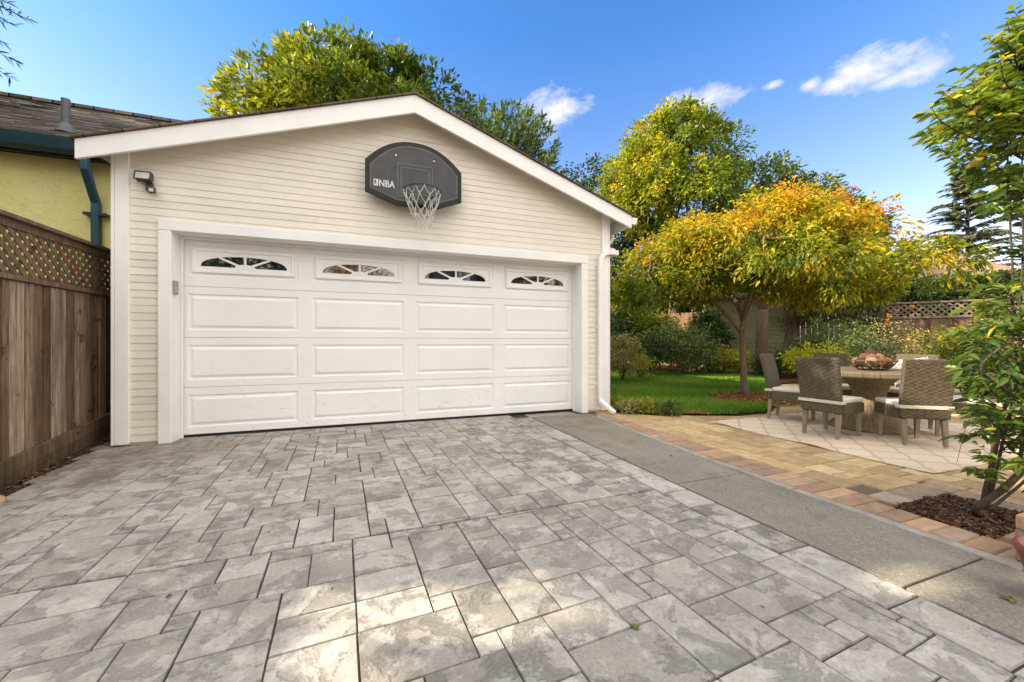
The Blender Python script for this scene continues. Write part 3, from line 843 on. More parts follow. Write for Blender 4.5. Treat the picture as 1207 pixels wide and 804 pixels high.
for s in range(4):
    z0, z1 = ZB[s]+.003, ZB[s+1]-.003
    mb = MB()
    pz0, pz1 = z0+.083, z1-.083
    if s == 3: pz0, pz1 = z0+.125, z1-.085
    xa, xb = OPX0+.006, OPX1-.006
    mb.poly([(xa,DY,z0),(xb,DY,z0),(xb,DY,pz0),(xa,DY,pz0)]); mb.poly([(xa,DY,pz1),(xb,DY,pz1),(xb,DY,z1),(xa,DY,z1)])
    e = [xa] + [x for p in PX for x in p] + [xb]
    for i in range(0, len(e), 2): mb.poly([(e[i],DY,pz0),(e[i+1],DY,pz0),(e[i+1],DY,pz1),(e[i],DY,pz1)])
    for p0, p1 in PX:
        if s < 3: steps = [(0,DY),(.012,DY+.011),(.028,DY+.011),(.055,DY-.002),(.060,DY-.002)]
        else: steps = [(0,DY),(.010,DY+.010),(.03,DY+.010)]
        last = panel_rects(mb, p0, p1, pz0, pz1, steps); mb.poly(last)
    # lips of the section
    mb.poly([(xa,DY+.011,z0-.002),(xb,DY+.011,z0-.002),(xb,DY,z0),(xa,DY,z0)]); mb.poly([(xa,DY,z1),(xb,DY,z1),(xb,DY+.011,z1+.002),(xa,DY+.011,z1+.002)])
    mb.build('section', M_DOOR, door)
    if s == 3:
        for p0, p1 in PX:
            mw = MB(); cx = (p0+p1)/2
            # raised frame
            fr = panel_rects(mw, p0+.035, p1-.035, pz0+.03, pz1-.028, [(0,DY+.0095),(.006,DY-.016),(.028,DY-.018),(.040,DY-.007)])
            x0_, x1_ = fr[0][0], fr[1][0]; z0_, z1_ = fr[0][2], fr[2][2]
            # sunburst: plate pierced by an arch; the arch holds glass and three glazing bars
            hw = (x1_-x0_)/2-.045; zb = z0_+.038; ah = (z1_-z0_)-.075; NA = 28
            arch = [(cx-hw*math.cos(math.pi*i/NA), zb+ah*math.sin(math.pi*i/NA)**.8) for i in range(NA+1)]
            yy = DY-.007
            mw.poly([(x0_,yy,z0_),(x1_,yy,z0_),(x1_,yy,zb),(x0_,yy,zb)])
            mw.poly([(x0_,yy,zb),(cx-hw,yy,zb),(cx-hw,yy,z1_),(x0_,yy,z1_)]); mw.poly([(cx+hw,yy,zb),(x1_,yy,zb),(x1_,yy,z1_),(cx+hw,yy,z1_)])
            for i in range(NA):
                (a,za),(b,zb2) = arch[i], arch[i+1]
                mw.poly([(a,yy,za),(b,yy,zb2),(b,yy,z1_),(a,yy,z1_)])
                mw.poly([(a,yy+.016,za),(b,yy+.016,zb2),(b,yy,zb2),(a,yy,za)])
            mw.poly([(cx-hw,yy,zb),(cx+hw,yy,zb),(cx+hw,yy+.016,zb),(cx-hw,yy+.016,zb)])
            mw.mi = 1
            mw.poly([(x,yy+.012,z_) for x,z_ in arch][::-1])
            mw.mi = 0
            # hub and bars
            hub = [(cx-.105*math.cos(math.pi*i/10), zb+.042*math.sin(math.pi*i/10)) for i in range(11)]
            mw.prism([(x,yy-.002,z_) for x,z_ in hub][::-1], (0,.013,0))
            mw.box(cx-.012, yy-.001, zb+.03, cx+.012, yy+.0105, zb+ah-.002)
            for sg in (-1, 1):
                th_ = math.pi*.30
                ex, ez = cx+sg*hw*math.cos(th_), zb+ah*math.sin(th_)**.8
                bx, bz = cx+sg*.055, zb+.02
                d = Vector((ex-bx, 0, ez-bz)).normalized(); nn_ = Vector((-d.z,0,d.x))*.012
                q = [(bx+nn_.x,yy-.0005,bz+nn_.z),(bx-nn_.x,yy-.0005,bz-nn_.z),(ex-nn_.x,yy-.0005,ez-nn_.z),(ex+nn_.x,yy-.0005,ez+nn_.z)]
                if sg > 0: q = q[::-1]
                mw.prism(q, (0,.011,0))
            mw.build('window', [M_DOOR, M_GLASS], door)
# downspout: from the gutter under the eave, round the corner, down the front, kick-out
mb = MB()
yg = D+.35
mb.rtube([(3.91,yg,gz-.10),(3.91,yg,gz-.20),(3.87,yg,gz-.27),(3.80,yg,gz-.31),(3.66,yg,gz-.35)], .06, .07, (0,1,0))
mb.rtube([(3.66,yg,gz-.35),(3.66,D-.02,gz-.50),(3.66,D-.055,gz-.52)], .065, .065, (1,0,0))
yf = D-.062
zt = 2.50
mb.rtube([(3.72,yf,zt),(3.56,yf,zt),(3.475,yf,zt-.03),(3.425,yf,zt-.10),(3.41,yf,zt-.2),(3.41,yf,.27),(3.41,yf,.20)], .075, .055, (0,1,0))
mb.rtube([(3.41,yf+.0,.24),(3.41,yf-.02,.17),(3.475,yf-.28,.035)], .05, .075, Vector((1,.24,0)))
mb.box(3.685, yf-.03, zt-.04, 3.735, yg+.03, zt+.04)
mb.build('downspout', M_TRIM, G, bevel=.010)
for zc in (2.28, 1.3, .42):
    mb = MB(); mb.box(3.365,yf+.026,zc,3.455,yf+.045,zc+.03); mb.build('strap', M_TRIM, G, bevel=.002)
# ------------------------------------------------------------------ floodlight and keypad
M_BRONZE = paint('dark bronze metal', (.055,.045,.036), .45, .2, 8, spec=.5)
M_LENS = paint('floodlight lens', (.55,.54,.52), .2, .15, 12, spec=.6)
FLt = thing('floodlight', (-2.2, D-.02, 2.78), 'small bronze floodlight with motion sensor on the siding by the left corner', 'floodlight')
mb = MB(); c = Vector((-2.20, D-.075, 2.835)); M_ = Matrix.Translation(c) @ Euler((R(-14),0,R(-4))).to_matrix().to_4x4() @ Matrix.Scale(.78, 4)
mb.box(-.085,-.03,-.055,.085,.05,.055,M_); mb.box(-.092,-.045,.05,.092,.03,.062,M_); mb.box(-.092,-.045,-.062,.092,-.02,-.05,M_); mb.box(-.092,-.045,-.05,-.08,-.02,.05,M_); mb.box(.08,-.045,-.05,.092,-.02,.05,M_)
mb.build('lamp_head', M_BRONZE, FLt, bevel=.004)
mb = MB(); mb.box(-.078,-.034,-.048,.078,-.0305,.048,M_); mb.build('lens', M_LENS, FLt)
mb = MB(); mb.box(-2.20,D-.045,2.70,-2.14,D-.015,2.79); mb.tube([(-2.17,D-.035,2.77),(-2.18,D-.05,2.80),(-2.19,D-.06,2.82)], .012, 8); mb.build('bracket', M_BRONZE, FLt, bevel=.004)
mb = MB(); mb.box(-2.165,D-.085,2.675,-2.105,D-.046,2.735); mb.build('motion_sensor', M_BRONZE, FLt, bevel=.008)
mb = MB(); mb.box(-2.155,D-.0885,2.685,-2.115,D-.0855,2.72); mb.build('sensor_window', M_LENS, bpy.data.objects['motion_sensor'])
K = thing('keypad', (OPX0, D+.1, 1.7), 'grey door opener keypad on the left jamb of the garage opening', 'keypad')
mb = MB(); mb.box(OPX0+.0025, D-.01, 1.615, OPX0+.030, D+.06, 1.765); mb.build('housing', paint('grey plastic', (.33,.31,.28), .5), K, bevel=.006)
mb = MB(); mb.box(OPX0+.0305, D-.004, 1.63, OPX0+.034, D+.054, 1.75); mb.build('flip_cover', paint('grey plastic lid', (.40,.38,.35), .45), K, bevel=.003)
# ------------------------------------------------------------------ basketball hoop
HB = thing('basketball_hoop', (.58, D, 3.0), 'charcoal fan shaped basketball backboard with rim and white net on the garage gable', 'basketball hoop')
M_BB = paint('charcoal backboard', (.060,.060,.061), .5, .25, 5, .1, 30, spec=.4, dirt=.12)
M_BBE = paint('black backboard edge', (.022,.021,.020), .55, .2, 6)
M_LINE = paint('grey board lines', (.15,.15,.152), .6, .2, 9)
M_WHITE = paint('white lettering', (.66,.66,.64), .6, .1, 20)
BY = 5.10; BX = .582
def fan(ins):
    top = []
    for i in range(0, 25):
        u = -1+2*i/24
        top.append((BX+u*(.600-ins), 3.632-ins - (.30)*abs(u)**2.25))
    zs = 3.632-ins-.30
    bl = [(BX+.600-ins, 2.945+ins*.75),(BX+.245-ins*.2, 2.812+ins),(BX-.225+ins*.2, 2.812+ins),(BX-.600+ins, 2.945+ins*.75)]
    return top + bl
mb = MB(); mb.mi = 0
o_, i_ = fan(0), fan(.052)
mb.prism([(x,BY,z_) for x,z_ in o_], (0,.045,0))
board = mb.build('backboard', [M_BBE], HB, bevel=.006)
mb = MB(); mb.prism([(x,BY-.0035,z_) for x,z_ in i_], (0,.003,0)); mb.build('playing_face', M_BB, board)
def stroke(mb, pts, w, y, closed=True):
    n = len(pts)
    pin = inset(pts, w) if closed else None
    p = pts if s_area(pts) > 0 else pts[::-1]
    for i in range(n):
        j = (i+1) % n
        mb.poly([(p[i][0],y,p[i][1]),(p[j][0],y,p[j][1]),(pin[j][0],y,pin[j][1]),(pin[i][0],y,pin[i][1])])
mb = MB()
stroke(mb, fan(.062), .009, BY-.0055)
for (x0,x1,z0,z1) in ((.362,.80,2.93,3.345),(.402,.762,2.97,3.30)):
    stroke(mb, [(x0,z0),(x1,z0),(x1,z1),(x0,z1)], .010, BY-.0060)
mb.build('court_lines', M_LINE, board)
def text_mesh(s, name, size, loc, mat, parent, bold=.0, sx=1.0):
    cu = bpy.data.curves.new('txt', 'FONT'); cu.body = s; cu.size = size; cu.offset = bold; cu.extrude = .001
    ob = bpy.data.objects.new('txt', cu); COL.objects.link(ob)
    dg = bpy.context.evaluated_depsgraph_get(); me = bpy.data.meshes.new_from_object(ob.evaluated_get(dg))
    bpy.data.objects.remove(ob); bpy.data.curves.remove(cu)
    me.transform(Matrix.Translation(Vector(loc)-origin_of(parent)) @ Matrix.Rotation(R(90),4,'X') @ Matrix.Diagonal((sx,1,1,1)))
    me.materials.clear(); me.materials.append(mat); me.name = name
    o = bpy.data.objects.new(name, me); COL.objects.link(o); o.parent = parent; return o
text_mesh('NBA', 'lettering', .118, (.140, BY-.007, 3.018), M_WHITE, board, .0024, .80)
text_mesh('SPALDING', 'lettering', .026, (1.02, BY-.007, 3.030), M_LINE, board, .0004, .85)
mb = MB()
rr = []
for (cx_, cz_, a0_) in ((.112+.012,3.092,0),(.078+.012,3.092,90),(.078+.012,3.028,180),(.112+.012,3.028,270)):
    for q in range(5): rr.append((cx_+.010*math.cos(R(a0_+q*22.5)), cz_+.010*math.sin(R(a0_+q*22.5))))
mb.mi = 0; mb.prism([(x,BY-.0072,z_) for x,z_ in rr], (0,.0008,0))
mb.mi = 1                                   # dark leaping figure cut out of the emblem
fig = [(.104,3.098),(.109,3.090),(.107,3.078),(.117,3.068),(.116,3.060),(.106,3.064),(.108,3.050),(.118,3.036),(.114,3.030),(.100,3.048),(.095,3.034),(.088,3.030),(.094,3.055),(.092,3.070),(.084,3.078),(.090,3.084),(.098,3.086)]
mb.prism([(x,BY-.0082,z_) for x,z_ in fig][::-1], (0,.0008,0))
mb.build('emblem', [M_WHITE, M_BB], board)
M_ZINC = paint('zinc bolt', (.6,.6,.6), .35, metal=.8)
for x, z_ in ((.345,3.43),(.818,3.43)):
    mb = MB(); mb.tube([(x,BY-.012,z_),(x,BY,z_)], .010, 10); mb.build('bolt', M_ZINC, board)
M_RIM = paint('black rim steel', (.035,.030,.028), .45, .2, spec=.5)
RC = Vector((.633, 4.80, 2.915)); RR = .222
mb = MB(); ring = [RC + Vector((RR*math.cos(2*math.pi*i/40), RR*math.sin(2*math.pi*i/40), 0)) for i in range(41)]
mb.tube(ring, .0095, 8, False); rim = mb.build('rim', M_RIM, HB, smooth=True)
mb = MB(); mb.box(.535,BY-.10,2.835,.73,BY-.006,2.930); mb.box(.51,BY-.016,2.83,.755,BY-.0062,2.96)
mb.tube([RC+Vector((-.15,.165,0)),(.56,BY-.02,2.85)], .008, 6); mb.tube([RC+Vector((.15,.165,0)),(.70,BY-.02,2.85)], .008, 6)
mb.build('bracket', M_RIM, HB, bevel=.004)
mb = MB(); NN = 12
lev = [(1.0,0),(.93,-.085),(.74,-.185),(.55,-.275),(.46,-.345),(.47,-.41)]
def npnt(k, l):
    f_, dz = lev[l]; a_ = 2*math.pi*(k + (.5 if l % 2 else 0))/NN
    wob = .012*math.sin(k*2.7+l*1.3)
    return RC + Vector(((RR-.004)*f_*math.cos(a_)+wob+(.02 if l>3 else 0), (RR-.004)*f_*math.sin(a_)+wob, dz-.008+.012*math.sin(k*1.9+l)))
for k in range(NN):
    for l in range(len(lev)-1):
        a_, b1 = npnt(k, l), npnt(k if l % 2 == 0 else k+1, l+1); b0 = npnt(k-1 if l % 2 == 0 else k, l+1)
        for q in (b0, b1):
            m_ = (a_+q)/2 + Vector((0,0,-.008)); mb.tube([a_, m_, q], .0042, 5, False)
    mb.tube([npnt(k,0)+Vector((0,0,.014)), npnt(k,0)], .008, 5)
    e_ = npnt(k, len(lev)-1); mb.tube([e_, e_+Vector((.006*math.sin(k),0,-.03-.02*math.sin(k*3.1)))], .005, 5)
mb.build('net', paint('weathered white net', (.60,.585,.55), .8, .25, 15), HB)
# ------------------------------------------------------------------ weathered fence on the left
M_FENCE = tinted('weathered fence boards', .85, nscale=(7,7,.55), namp=.8, base=6, bump=.7, bdist=.007,
                 spots=(4.6, .61, (.03,.02,.013), .8), stains=(1.1, .5, (.05,.032,.02), .6, (3,3,.5)))
FX = -2.75
fz = lambda y: -.13 + max(0, y-4.3)*.125           # foot of the fence follows the soil
FN = thing('board_fence', (FX, 4.5, -.1), 'weathered brown board fence with a lattice top along the left edge of the driveway', 'fence')
bcols = [(.34,.20,.115),(.40,.26,.155),(.23,.13,.073),(.47,.335,.225),(.30,.18,.105),(.50,.29,.145),(.17,.095,.056)]
r = random.Random(4)
mb = MB(); y = 2.55
while y < 8.2:
    w = r.uniform(.07, .125); c = r.choice(bcols); k = r.uniform(.62, 1.02); g_ = r.uniform(.05,.45); l_ = (c[0]+c[1]+c[2])/3; mb.col = tuple([(x*(1-g_)+l_*g_)*k for x in c]+[1])
    dx = r.uniform(-.005,.005)
    zt = 1.60; zb = fz(y)+.235 + r.uniform(-.012,.012)
    P0 = [(FX-.012+dx,y+.003,zb),(FX+.010+dx,y+.003,zb),(FX+.010+dx,y+w-.003,zb),(FX-.012+dx,y+w-.003,zb)]
    mb.hexa(P0+[(a,b,zt) for a,b,_ in P0]); y += w
mb.build('board_panel', M_FENCE, FN, bevel=.003)
for kz, th in ((0,.115),(.118,.12)):
    mb = MB(); mb.col = (.17,.115,.07,1) if kz else (.125,.085,.055,1)
    for a_, b_ in ((2.55,4.05),(4.056,6.5),(6.506,8.2)):
        P0 = [(FX+.012,a_,fz(a_)+kz),(FX+.052,a_,fz(a_)+kz),(FX+.052,b_,fz(b_)+kz),(FX+.012,b_,fz(b_)+kz)]
        mb.hexa(P0+[(p,q,z_+th) for p,q,z_ in P0])
    mb.build('kickboard', M_FENCE, FN, bevel=.005)
mb = MB(); mb.col = (.20,.135,.09,1)
mb.box(FX-.045,2.5,1.605,FX+.04,8.2,1.645); mb.build('middle_rail', M_FENCE, FN, bevel=.004)
mb = MB(); mb.col = (.185,.13,.085,1)
mb.box(FX-.02,2.5,2.035,FX+.02,8.2,2.10); mb.box(FX-.07,2.5,2.101,FX+.07,8.2,2.135); mb.build('cap_rail', M_FENCE, FN, bevel=.004)
def lattice(mb, P, ux, L, z0, z1, sp, w, t, n_):
    """two layers of crossed laths inside a rectangle of length L along unit vector ux"""
    h = z1-z0; P = Vector(P); ux = Vector(ux); n_ = Vector(n_)
    for lay_, sg in ((0,1),(1,-1)):
        s = -h
        while s < L+h:
            # strip from (s,0) to (s+h*1,h) in the panel plane, clipped
            q = [(s, 0),(s+w*1.414, 0),(s+w*1.414+h, h),(s+h, h)]
            if sg < 0: q = [(s+h, 0),(s+h+w*1.414, 0),(s+w*1.414, h),(s, h)]
            q = clip_poly(q, 0, 0, False)
            if len(q) > 2: q = clip_poly(q, 0, L, True)
            if len(q) > 2:
                mb.col = mb.base_col if not hasattr(mb,'vary') else tuple([x*random.uniform(.75,1.2) for x in mb.base_col[:3]]+[1])
                mb.prism([P+ux*a+Vector((0,0,z0+b))+n_*(lay_*t) for a,b in q], n_*(t*.93))
            s += sp
mb = MB(); mb.base_col = (.20,.135,.088,1); mb.vary = True
lattice(mb, (FX-.006,2.55,0), (0,1,0), 5.6, 1.646, 2.034, .102, .043, .007, (1,0,0))
mb.build('lattice', M_FENCE, FN)
for yp in (3.98, 6.3):
    mb = MB(); mb.col = (.15,.10,.065,1); mb.box(FX-.10,yp,-.3,FX-.013,yp+.09,2.10); mb.build('post', M_FENCE, FN, bevel=.004)
# second board skin seen dark through the lattice is the neighbour's wall; nothing else stands behind it
# ------------------------------------------------------------------ yellow neighbour house
M_STUCCO = NT('yellow stucco'); t = M_STUCCO; v = t.coord()
n1 = t.noise(v, 1.1, 6, .6); cr = t.noise(t.coord((1,1,2.2)), 3.3, 5, .6, 1.2)
colr = t.ramp(n1, [(.3,(.80,.75,.30)),(.7,(.88,.84,.38))])
colr = t.mix(t.math('MULTIPLY', t.ramp(cr, [(.485,0),(.5,1),(.515,0)]), .30), colr, (.30,.26,.10))
colr = t.mix(t.math('MULTIPLY', t.ramp(t.noise(v, .8, 6,.7), [(.55,0),(.75,1)]), .3), colr, (.40,.36,.15))
t.set(colr, .85, .2); t.bump(t.noise(v, 30, 6, .6), .35, .01); M_STUCCO = t.m
M_TEAL = paint('dark blue green gutter paint', (.014,.045,.058), .4, .15, 5, spec=.45)
M_TEAL2 = paint('blue downspout paint', (.028,.082,.125), .4, .18, 4, spec=.45)
YH = thing('yellow_house', (-8, 6.3, 0), 'yellow stucco neighbour house behind the board fence with dark gutter and shingle roof', 'house')
HX1 = -2.93
mb = MB(); mb.box(-16,6.3,-.3,HX1,12.6,3.30)
mb.prism([(HX1-.001,6.31,3.30),(HX1-.001,12.59,3.30),(HX1-.001,9.45,5.15)], (-.1,0,0)); mb.build('wall', M_STUCCO, YH)
sl_ = .56; ez = 3.39
mb = MB()
P = [(-16.5,6.06,ez),(-2.66,6.06,ez),(-2.66,9.5,ez+sl_*3.44),(-16.5,9.5,ez+sl_*3.44)]
mb.prism(P, (0,-.02,.06))
P = [(-16.5,12.94,ez),(-2.66,12.94,ez),(-2.66,9.5,ez+sl_*3.44),(-16.5,9.5,ez+sl_*3.44)]
mb.prism(P[::-1], (0,.02,.06)); 
mb.build('roof', M_SHINGLE, YH)
# ridge and courses: individual overlapping shingle tabs give the roof an uneven face
M_TABS = tinted('roof shingle tabs', .9, namp=.4, base=25, bump=.5, bdist=.004)
mb = MB(); r = random.Random(12); tcol = [(.12,.105,.092),(.17,.145,.12),(.22,.175,.14),(.09,.085,.082),(.15,.135,.12)]
nv = Vector((0,-sl_,1)).normalized(); uv_ = Vector((0,1,sl_)).normalized()
s = 0.0; row = 0
while s < 3.88:
    x = -8.6 - (row % 3)*.1
    while x < -2.64:
        w = r.choice([.2,.33,.28,.24]); c = r.choice(tcol); k = r.uniform(.75,1.25); mb.col = (c[0]*k,c[1]*k,c[2]*k,1)
        e = min(x+w, -2.64); o = Vector((0,6.04,ez+.055)) + uv_*s; hN = r.uniform(.012,.022)
        a = [o+Vector((x+.004,0,0)), o+Vector((e-.004,0,0)), o+Vector((e-.004,0,0))+uv_*.17, o+Vector((x+.004,0,0))+uv_*.17]
        mb.hexa([a[0],a[1],a[2],a[3], a[0]+nv*hN, a[1]+nv*hN, a[2]+nv*.004, a[3]+nv*.004]); x = e
    s += .145; row += 1
x = -8.6
while x < -2.66:
    c = r.choice(tcol); mb.col = (c[0],c[1],c[2],1); e = x+.3
    mb.box(x,9.36,ez+sl_*3.44+.03,e,9.60,ez+sl_*3.44+.085, None); x = e-.02
mb.build('shingles', M_TABS, YH)
mb = MB()
gp = [(5.835,ez-.005),(5.835,ez-.10),(5.80,ez-.118),(5.735,ez-.085),(5.715,ez+.01),(5.705,ez+.03),(5.695,ez+.03),(5.700,ez+.0),(5.722,ez-.10),(5.79,ez-.14),(5.845,ez-.12),(5.845,ez-.005)]
mb.prism([(-16.5,y_+.22,z_) for y_,z_ in gp], (13.9,0,0)); mb.build('gutter', M_TEAL, YH)
mb = MB(); mb.box(-16.5,6.07,ez-.145,-2.68,6.095,ez-.01); mb.build('fascia', M_TEAL, YH)
mb = MB(); mb.box(-16.5,6.096,ez-.06,-2.68,6.29,ez-.04); mb.build('soffit', paint('soffit', (.42,.42,.34), .7), YH)
mb = MB(); xd = -3.09
mb.rtube([(xd+.02,5.99,ez-.1),(xd+.02,5.99,ez-.20),(xd+.02,6.0,ez-.27),(xd,6.17,ez-.50),(xd,6.235,ez-.60),(xd,6.235,ez-.70),(xd,6.235,.0)], .072, .075, Vector((1,.02,0)))
mb.build('downspout', M_TEAL2, YH, bevel=.01)
mb = MB(); mb.box(xd-.11,6.2,ez-.76,xd+.11,6.285,ez-.725); mb.build('strap', M_TEAL, YH, bevel=.003)
px_, d_ = 78, None
vp = (-3.51, 6.5); vz = ez+.06+sl_*(6.5-6.06)
mb = MB(); mb.tube([(vp[0],vp[1],vz-.1),(vp[0],vp[1],vz+.42)], .042, 14); mb.lathe([(.10,-.03),(.08,.03),(.055,.08),(.05,.09)], (vp[0],vp[1],vz+.02), 16)
mb.build('vent_pipe', paint('painted vent pipe', (.12,.13,.14), .5, .2), YH)
# ------------------------------------------------------------------ rug, table, chairs
t = NT('outdoor rug'); v = t.coord()
sv = t.n('ShaderNodeSeparateXYZ'); t.l(v, sv.inputs[0])
# ogee trellis: wavy lines running along the rug, mirrored every half period
def wavy(phase):
    s_ = t.math('SINE', t.math('ADD', t.math('MULTIPLY', sv.outputs[1], 2*math.pi/.36), phase))
    u = t.math('ADD', t.math('MULTIPLY', sv.outputs[0], 1/.20), t.math('MULTIPLY', s_, .42))
    f_ = t.math('FRACT', t.math('ADD', t.math('MULTIPLY', u, .5), phase/(2*math.pi)))
    return t.math('LESS_THAN', t.math('ABSOLUTE', t.math('SUBTRACT', f_, .5)), .052)
ln = t.math('MAXIMUM', wavy(0), wavy(math.pi))
colr = t.mix(t.math('MULTIPLY', ln, .55), t.ramp(t.noise(v, 2.2, 6), [(.3,(.62,.51,.385)),(.7,(.70,.585,.45))]), (.40,.27,.18))
colr = t.mix(1.0, colr, t.ramp(t.noise(v, 160, 2), [(.3,.85),(.7,1.1)]), 'MULTIPLY')
t.set(colr, .95, .1); t.bump(t.noise(v, 220, 2), .4, .003)
mb = MB(); nx_, ny_ = 40, 40
RX0, RX1, RY0, RY1 = 4.38, 7.3, 1.80, 4.06
for i in range(nx_+1):
    for j in range(ny_+1):
        x = RX0+(RX1-RX0)*i/nx_; y = RY0+(RY1-RY0)*j/ny_
        ed = min(i, nx_-i, j, ny_-j)
        z = .010 + (.010*max(0, math.sin(y*6+x*2.3))**2 if ed == 0 else 0) + .0015*math.sin(x*9)*math.sin(y*7)
        mb.v.append((x+ (.006*math.sin(y*5) if i in (0,nx_) else 0), y+(.006*math.sin(x*6) if j in (0,ny_) else 0), z))
for i in range(nx_):
    for j in range(ny_): mb.face((i*(ny_+1)+j,(i+1)*(ny_+1)+j,(i+1)*(ny_+1)+j+1,i*(ny_+1)+j+1))
rug = mb.build('rug', t.m); md = rug.modifiers.new('thick', 'SOLIDIFY'); md.thickness = .008; md.offset = -1
tag(rug, 'cream outdoor rug with a tan trellis pattern under the dining set', 'rug')

t = NT('grey brown wicker')
def weave(t, c0, c1, c2, sc=1.0, usez=True):
    v = t.coord(); sv = t.n('ShaderNodeSeparateXYZ'); t.l(v, sv.inputs[0])
    hz = t.math('ADD', sv.outputs[0], sv.outputs[1])
    a = t.math('SINE', t.math('MULTIPLY', hz, math.pi/.042*sc)); b = t.math('SINE', t.math('MULTIPLY', sv.outputs[2], math.pi/.019*sc))
    a = t.math('MULTIPLY', a, 3.0); a = t.math('MINIMUM', t.math('MAXIMUM', a, -1), 1); b = t.math('MINIMUM', t.math('MAXIMUM', t.math('MULTIPLY', b, 3.0), -1), 1)
    prod = t.math('MULTIPLY', a, b)
    strand = t.math('ABSOLUTE', t.math('SINE', t.math('MULTIPLY', sv.outputs[2], math.pi/.012*sc)))
    k = t.math('ADD', t.math('MULTIPLY', prod, .16), t.math('MULTIPLY', strand, .55)); k = t.math('ADD', k, .2)
    col = t.ramp(k, [(.1, c0), (.5, c1), (.95, c2)])
    col = t.mix(1.0, col, t.ramp(t.noise(v, 26, 4, .6), [(.3,.7),(.7,1.3)]), 'MULTIPLY')
    t.set(col, .6, .3); t.bump(k, .9, .008); return t.m
M_WICK = weave(t, (.045,.035,.023), (.098,.077,.049), (.165,.133,.087))
M_LEG = tinted('grey wood', .6, nscale=(10,10,1), namp=.3, base=5, bump=.2)
M_CUSH = paint('oatmeal cushion', (.66,.60,.50), .9, .06, 5, .35, 260)
CH0 = thing('dining_chair', (0,0,0), 'x', 'chair', 'wicker dining chairs around the round table')
# local frame: the sitter faces +x; seat .48 wide, .50 deep
def rounded(mb, x0,y0,z0,x1,y1,z1): mb.box(x0,y0,z0,x1,y1,z1)
mb = MB()
n_ = 8
for i in range(n_):                              # back: gentle recline and a curved top edge
    z0 = .30 + (.93-.30)*i/n_; z1 = .30+(.93-.30)*(i+1)/n_
    xa = lambda z: -.235 - .10*max(0,(z-.42)/.5)**1.3
    hw = lambda z: .225 + .018*((z-.3)/.63)
    b = len(mb.v)
    if i == 0:
        for z in (z0,):
            mb.v += [(xa(z)-.03,-hw(z),z),(xa(z)+.03,-hw(z),z),(xa(z)+.03,hw(z),z),(xa(z)-.03,hw(z),z)]
        prev = b; mb.face((b+3,b+2,b+1,b)); b += 4
    mb.v += [(xa(z1)-.03,-hw(z1),z1),(xa(z1)+.03,-hw(z1),z1),(xa(z1)+.03,hw(z1),z1),(xa(z1)-.03,hw(z1),z1)]
    for k in range(4): mb.face((prev+k, prev+(k+1)%4, b+(k+1)%4, b+k))
    prev = b
mb.face((prev,prev+1,prev+2,prev+3))
mb.build('backrest', M_WICK, CH0, bevel=.014, local=True, seg=3)
mb = MB(); mb.box(-.20,-.235,.285,.255,.235,.405); mb.build('seat', M_WICK, CH0, bevel=.014, local=True, seg=3)
mb = MB()
for i in range(1): mb.box(-.19,-.228,.407,.262,.228,.462)
mb.build('cushion', M_CUSH, CH0, bevel=.022, local=True, seg=4)
mb = MB(); mb.box(-.276,-.236,.405,-.2665,.236,.440); mb.box(-.276,-.2455,.405,-.18,-.2365,.440); mb.box(-.276,.2365,.405,-.18,.2455,.440)
mb.build('cushion_strap', M_CUSH, CH0, bevel=.003, local=True)
for sx in (-1, 1):
    for sy in (-1, 1):
        mb = MB(); k = random.uniform(.9,1.1); mb.col = (.27*k,.225*k,.165*k,1)
        x, y = (-.215 if sx < 0 else .218), sy*.185
        ox = -.03 if sx < 0 else .012
        P0 = [(x+ox-.017,y-.017,.012),(x+ox+.017,y-.017,.012),(x+ox+.017,y+.017,.012),(x+ox-.017,y+.017,.012)]
        P1 = [(x-.027,y-.027,.29),(x+.027,y-.027,.29),(x+.027,y+.027,.29),(x-.027,y+.027,.29)]
        mb.hexa(P0+P1); mb.build('leg', M_LEG, CH0, bevel=.004, local=True)
TC = Vector((5.95, 3.06, 0))
seats = [((5.09,2.98), 4,  'wicker dining chair with its dark back to the driveway at the rug edge'),
         ((5.53,2.47), 52, 'wicker dining chair with its sunlit woven back to the mulched shrub, nearest the camera'),
         ((5.56,3.76), -72, 'wicker dining chair nearest the lawn, its front and pale cushion in view'),
         ((6.40,2.42), 122, 'wicker dining chair half hidden by shrub leaves beside the near table edge'),
         ((6.58,3.80), -140, 'wicker dining chair behind the bowl on the far side of the table'),
         ((6.92,3.12), 186, 'wicker dining chair holding the pale patterned pillow across the table')]
chairs = []
for i, ((x, y), a_, lab) in enumerate(seats):
    c = CH0 if i == 0 else copy_tree(CH0)
    c.location = (x, y, .008); c.rotation_euler = (0,0,R(a_)); c.scale = (.92,.90,.98); c['label'] = lab; chairs.append(c)
TB = thing('dining_table', (TC.x, TC.y, .01), 'round dining table with a weathered top and a flared woven pedestal', 'table')
t = NT('weathered table top'); v = t.coord((1,9,1))
g1 = t.noise(v, 3, 8, .65)
pl = t.n('ShaderNodeTexBrick'); pl.inputs['Scale'].default_value = 1; pl.inputs['Brick Width'].default_value = 3; pl.inputs['Row Height'].default_value = .13; pl.inputs['Mortar Size'].default_value = .003
pl.inputs['Color1'].default_value = (1,1,1,1); pl.inputs['Color2'].default_value = (.82,.82,.82,1); pl.inputs['Mortar'].default_value = (.3,.3,.3,1); t.l(t.coord(), pl.inputs['Vector'])
t.set(t.mix(1.0, t.ramp(g1, [(.3,(.11,.088,.05)),(.7,(.205,.17,.10))]), pl.outputs[0], 'MULTIPLY'), .55, .3); t.bump(g1, .3, .004)
TZ = .735
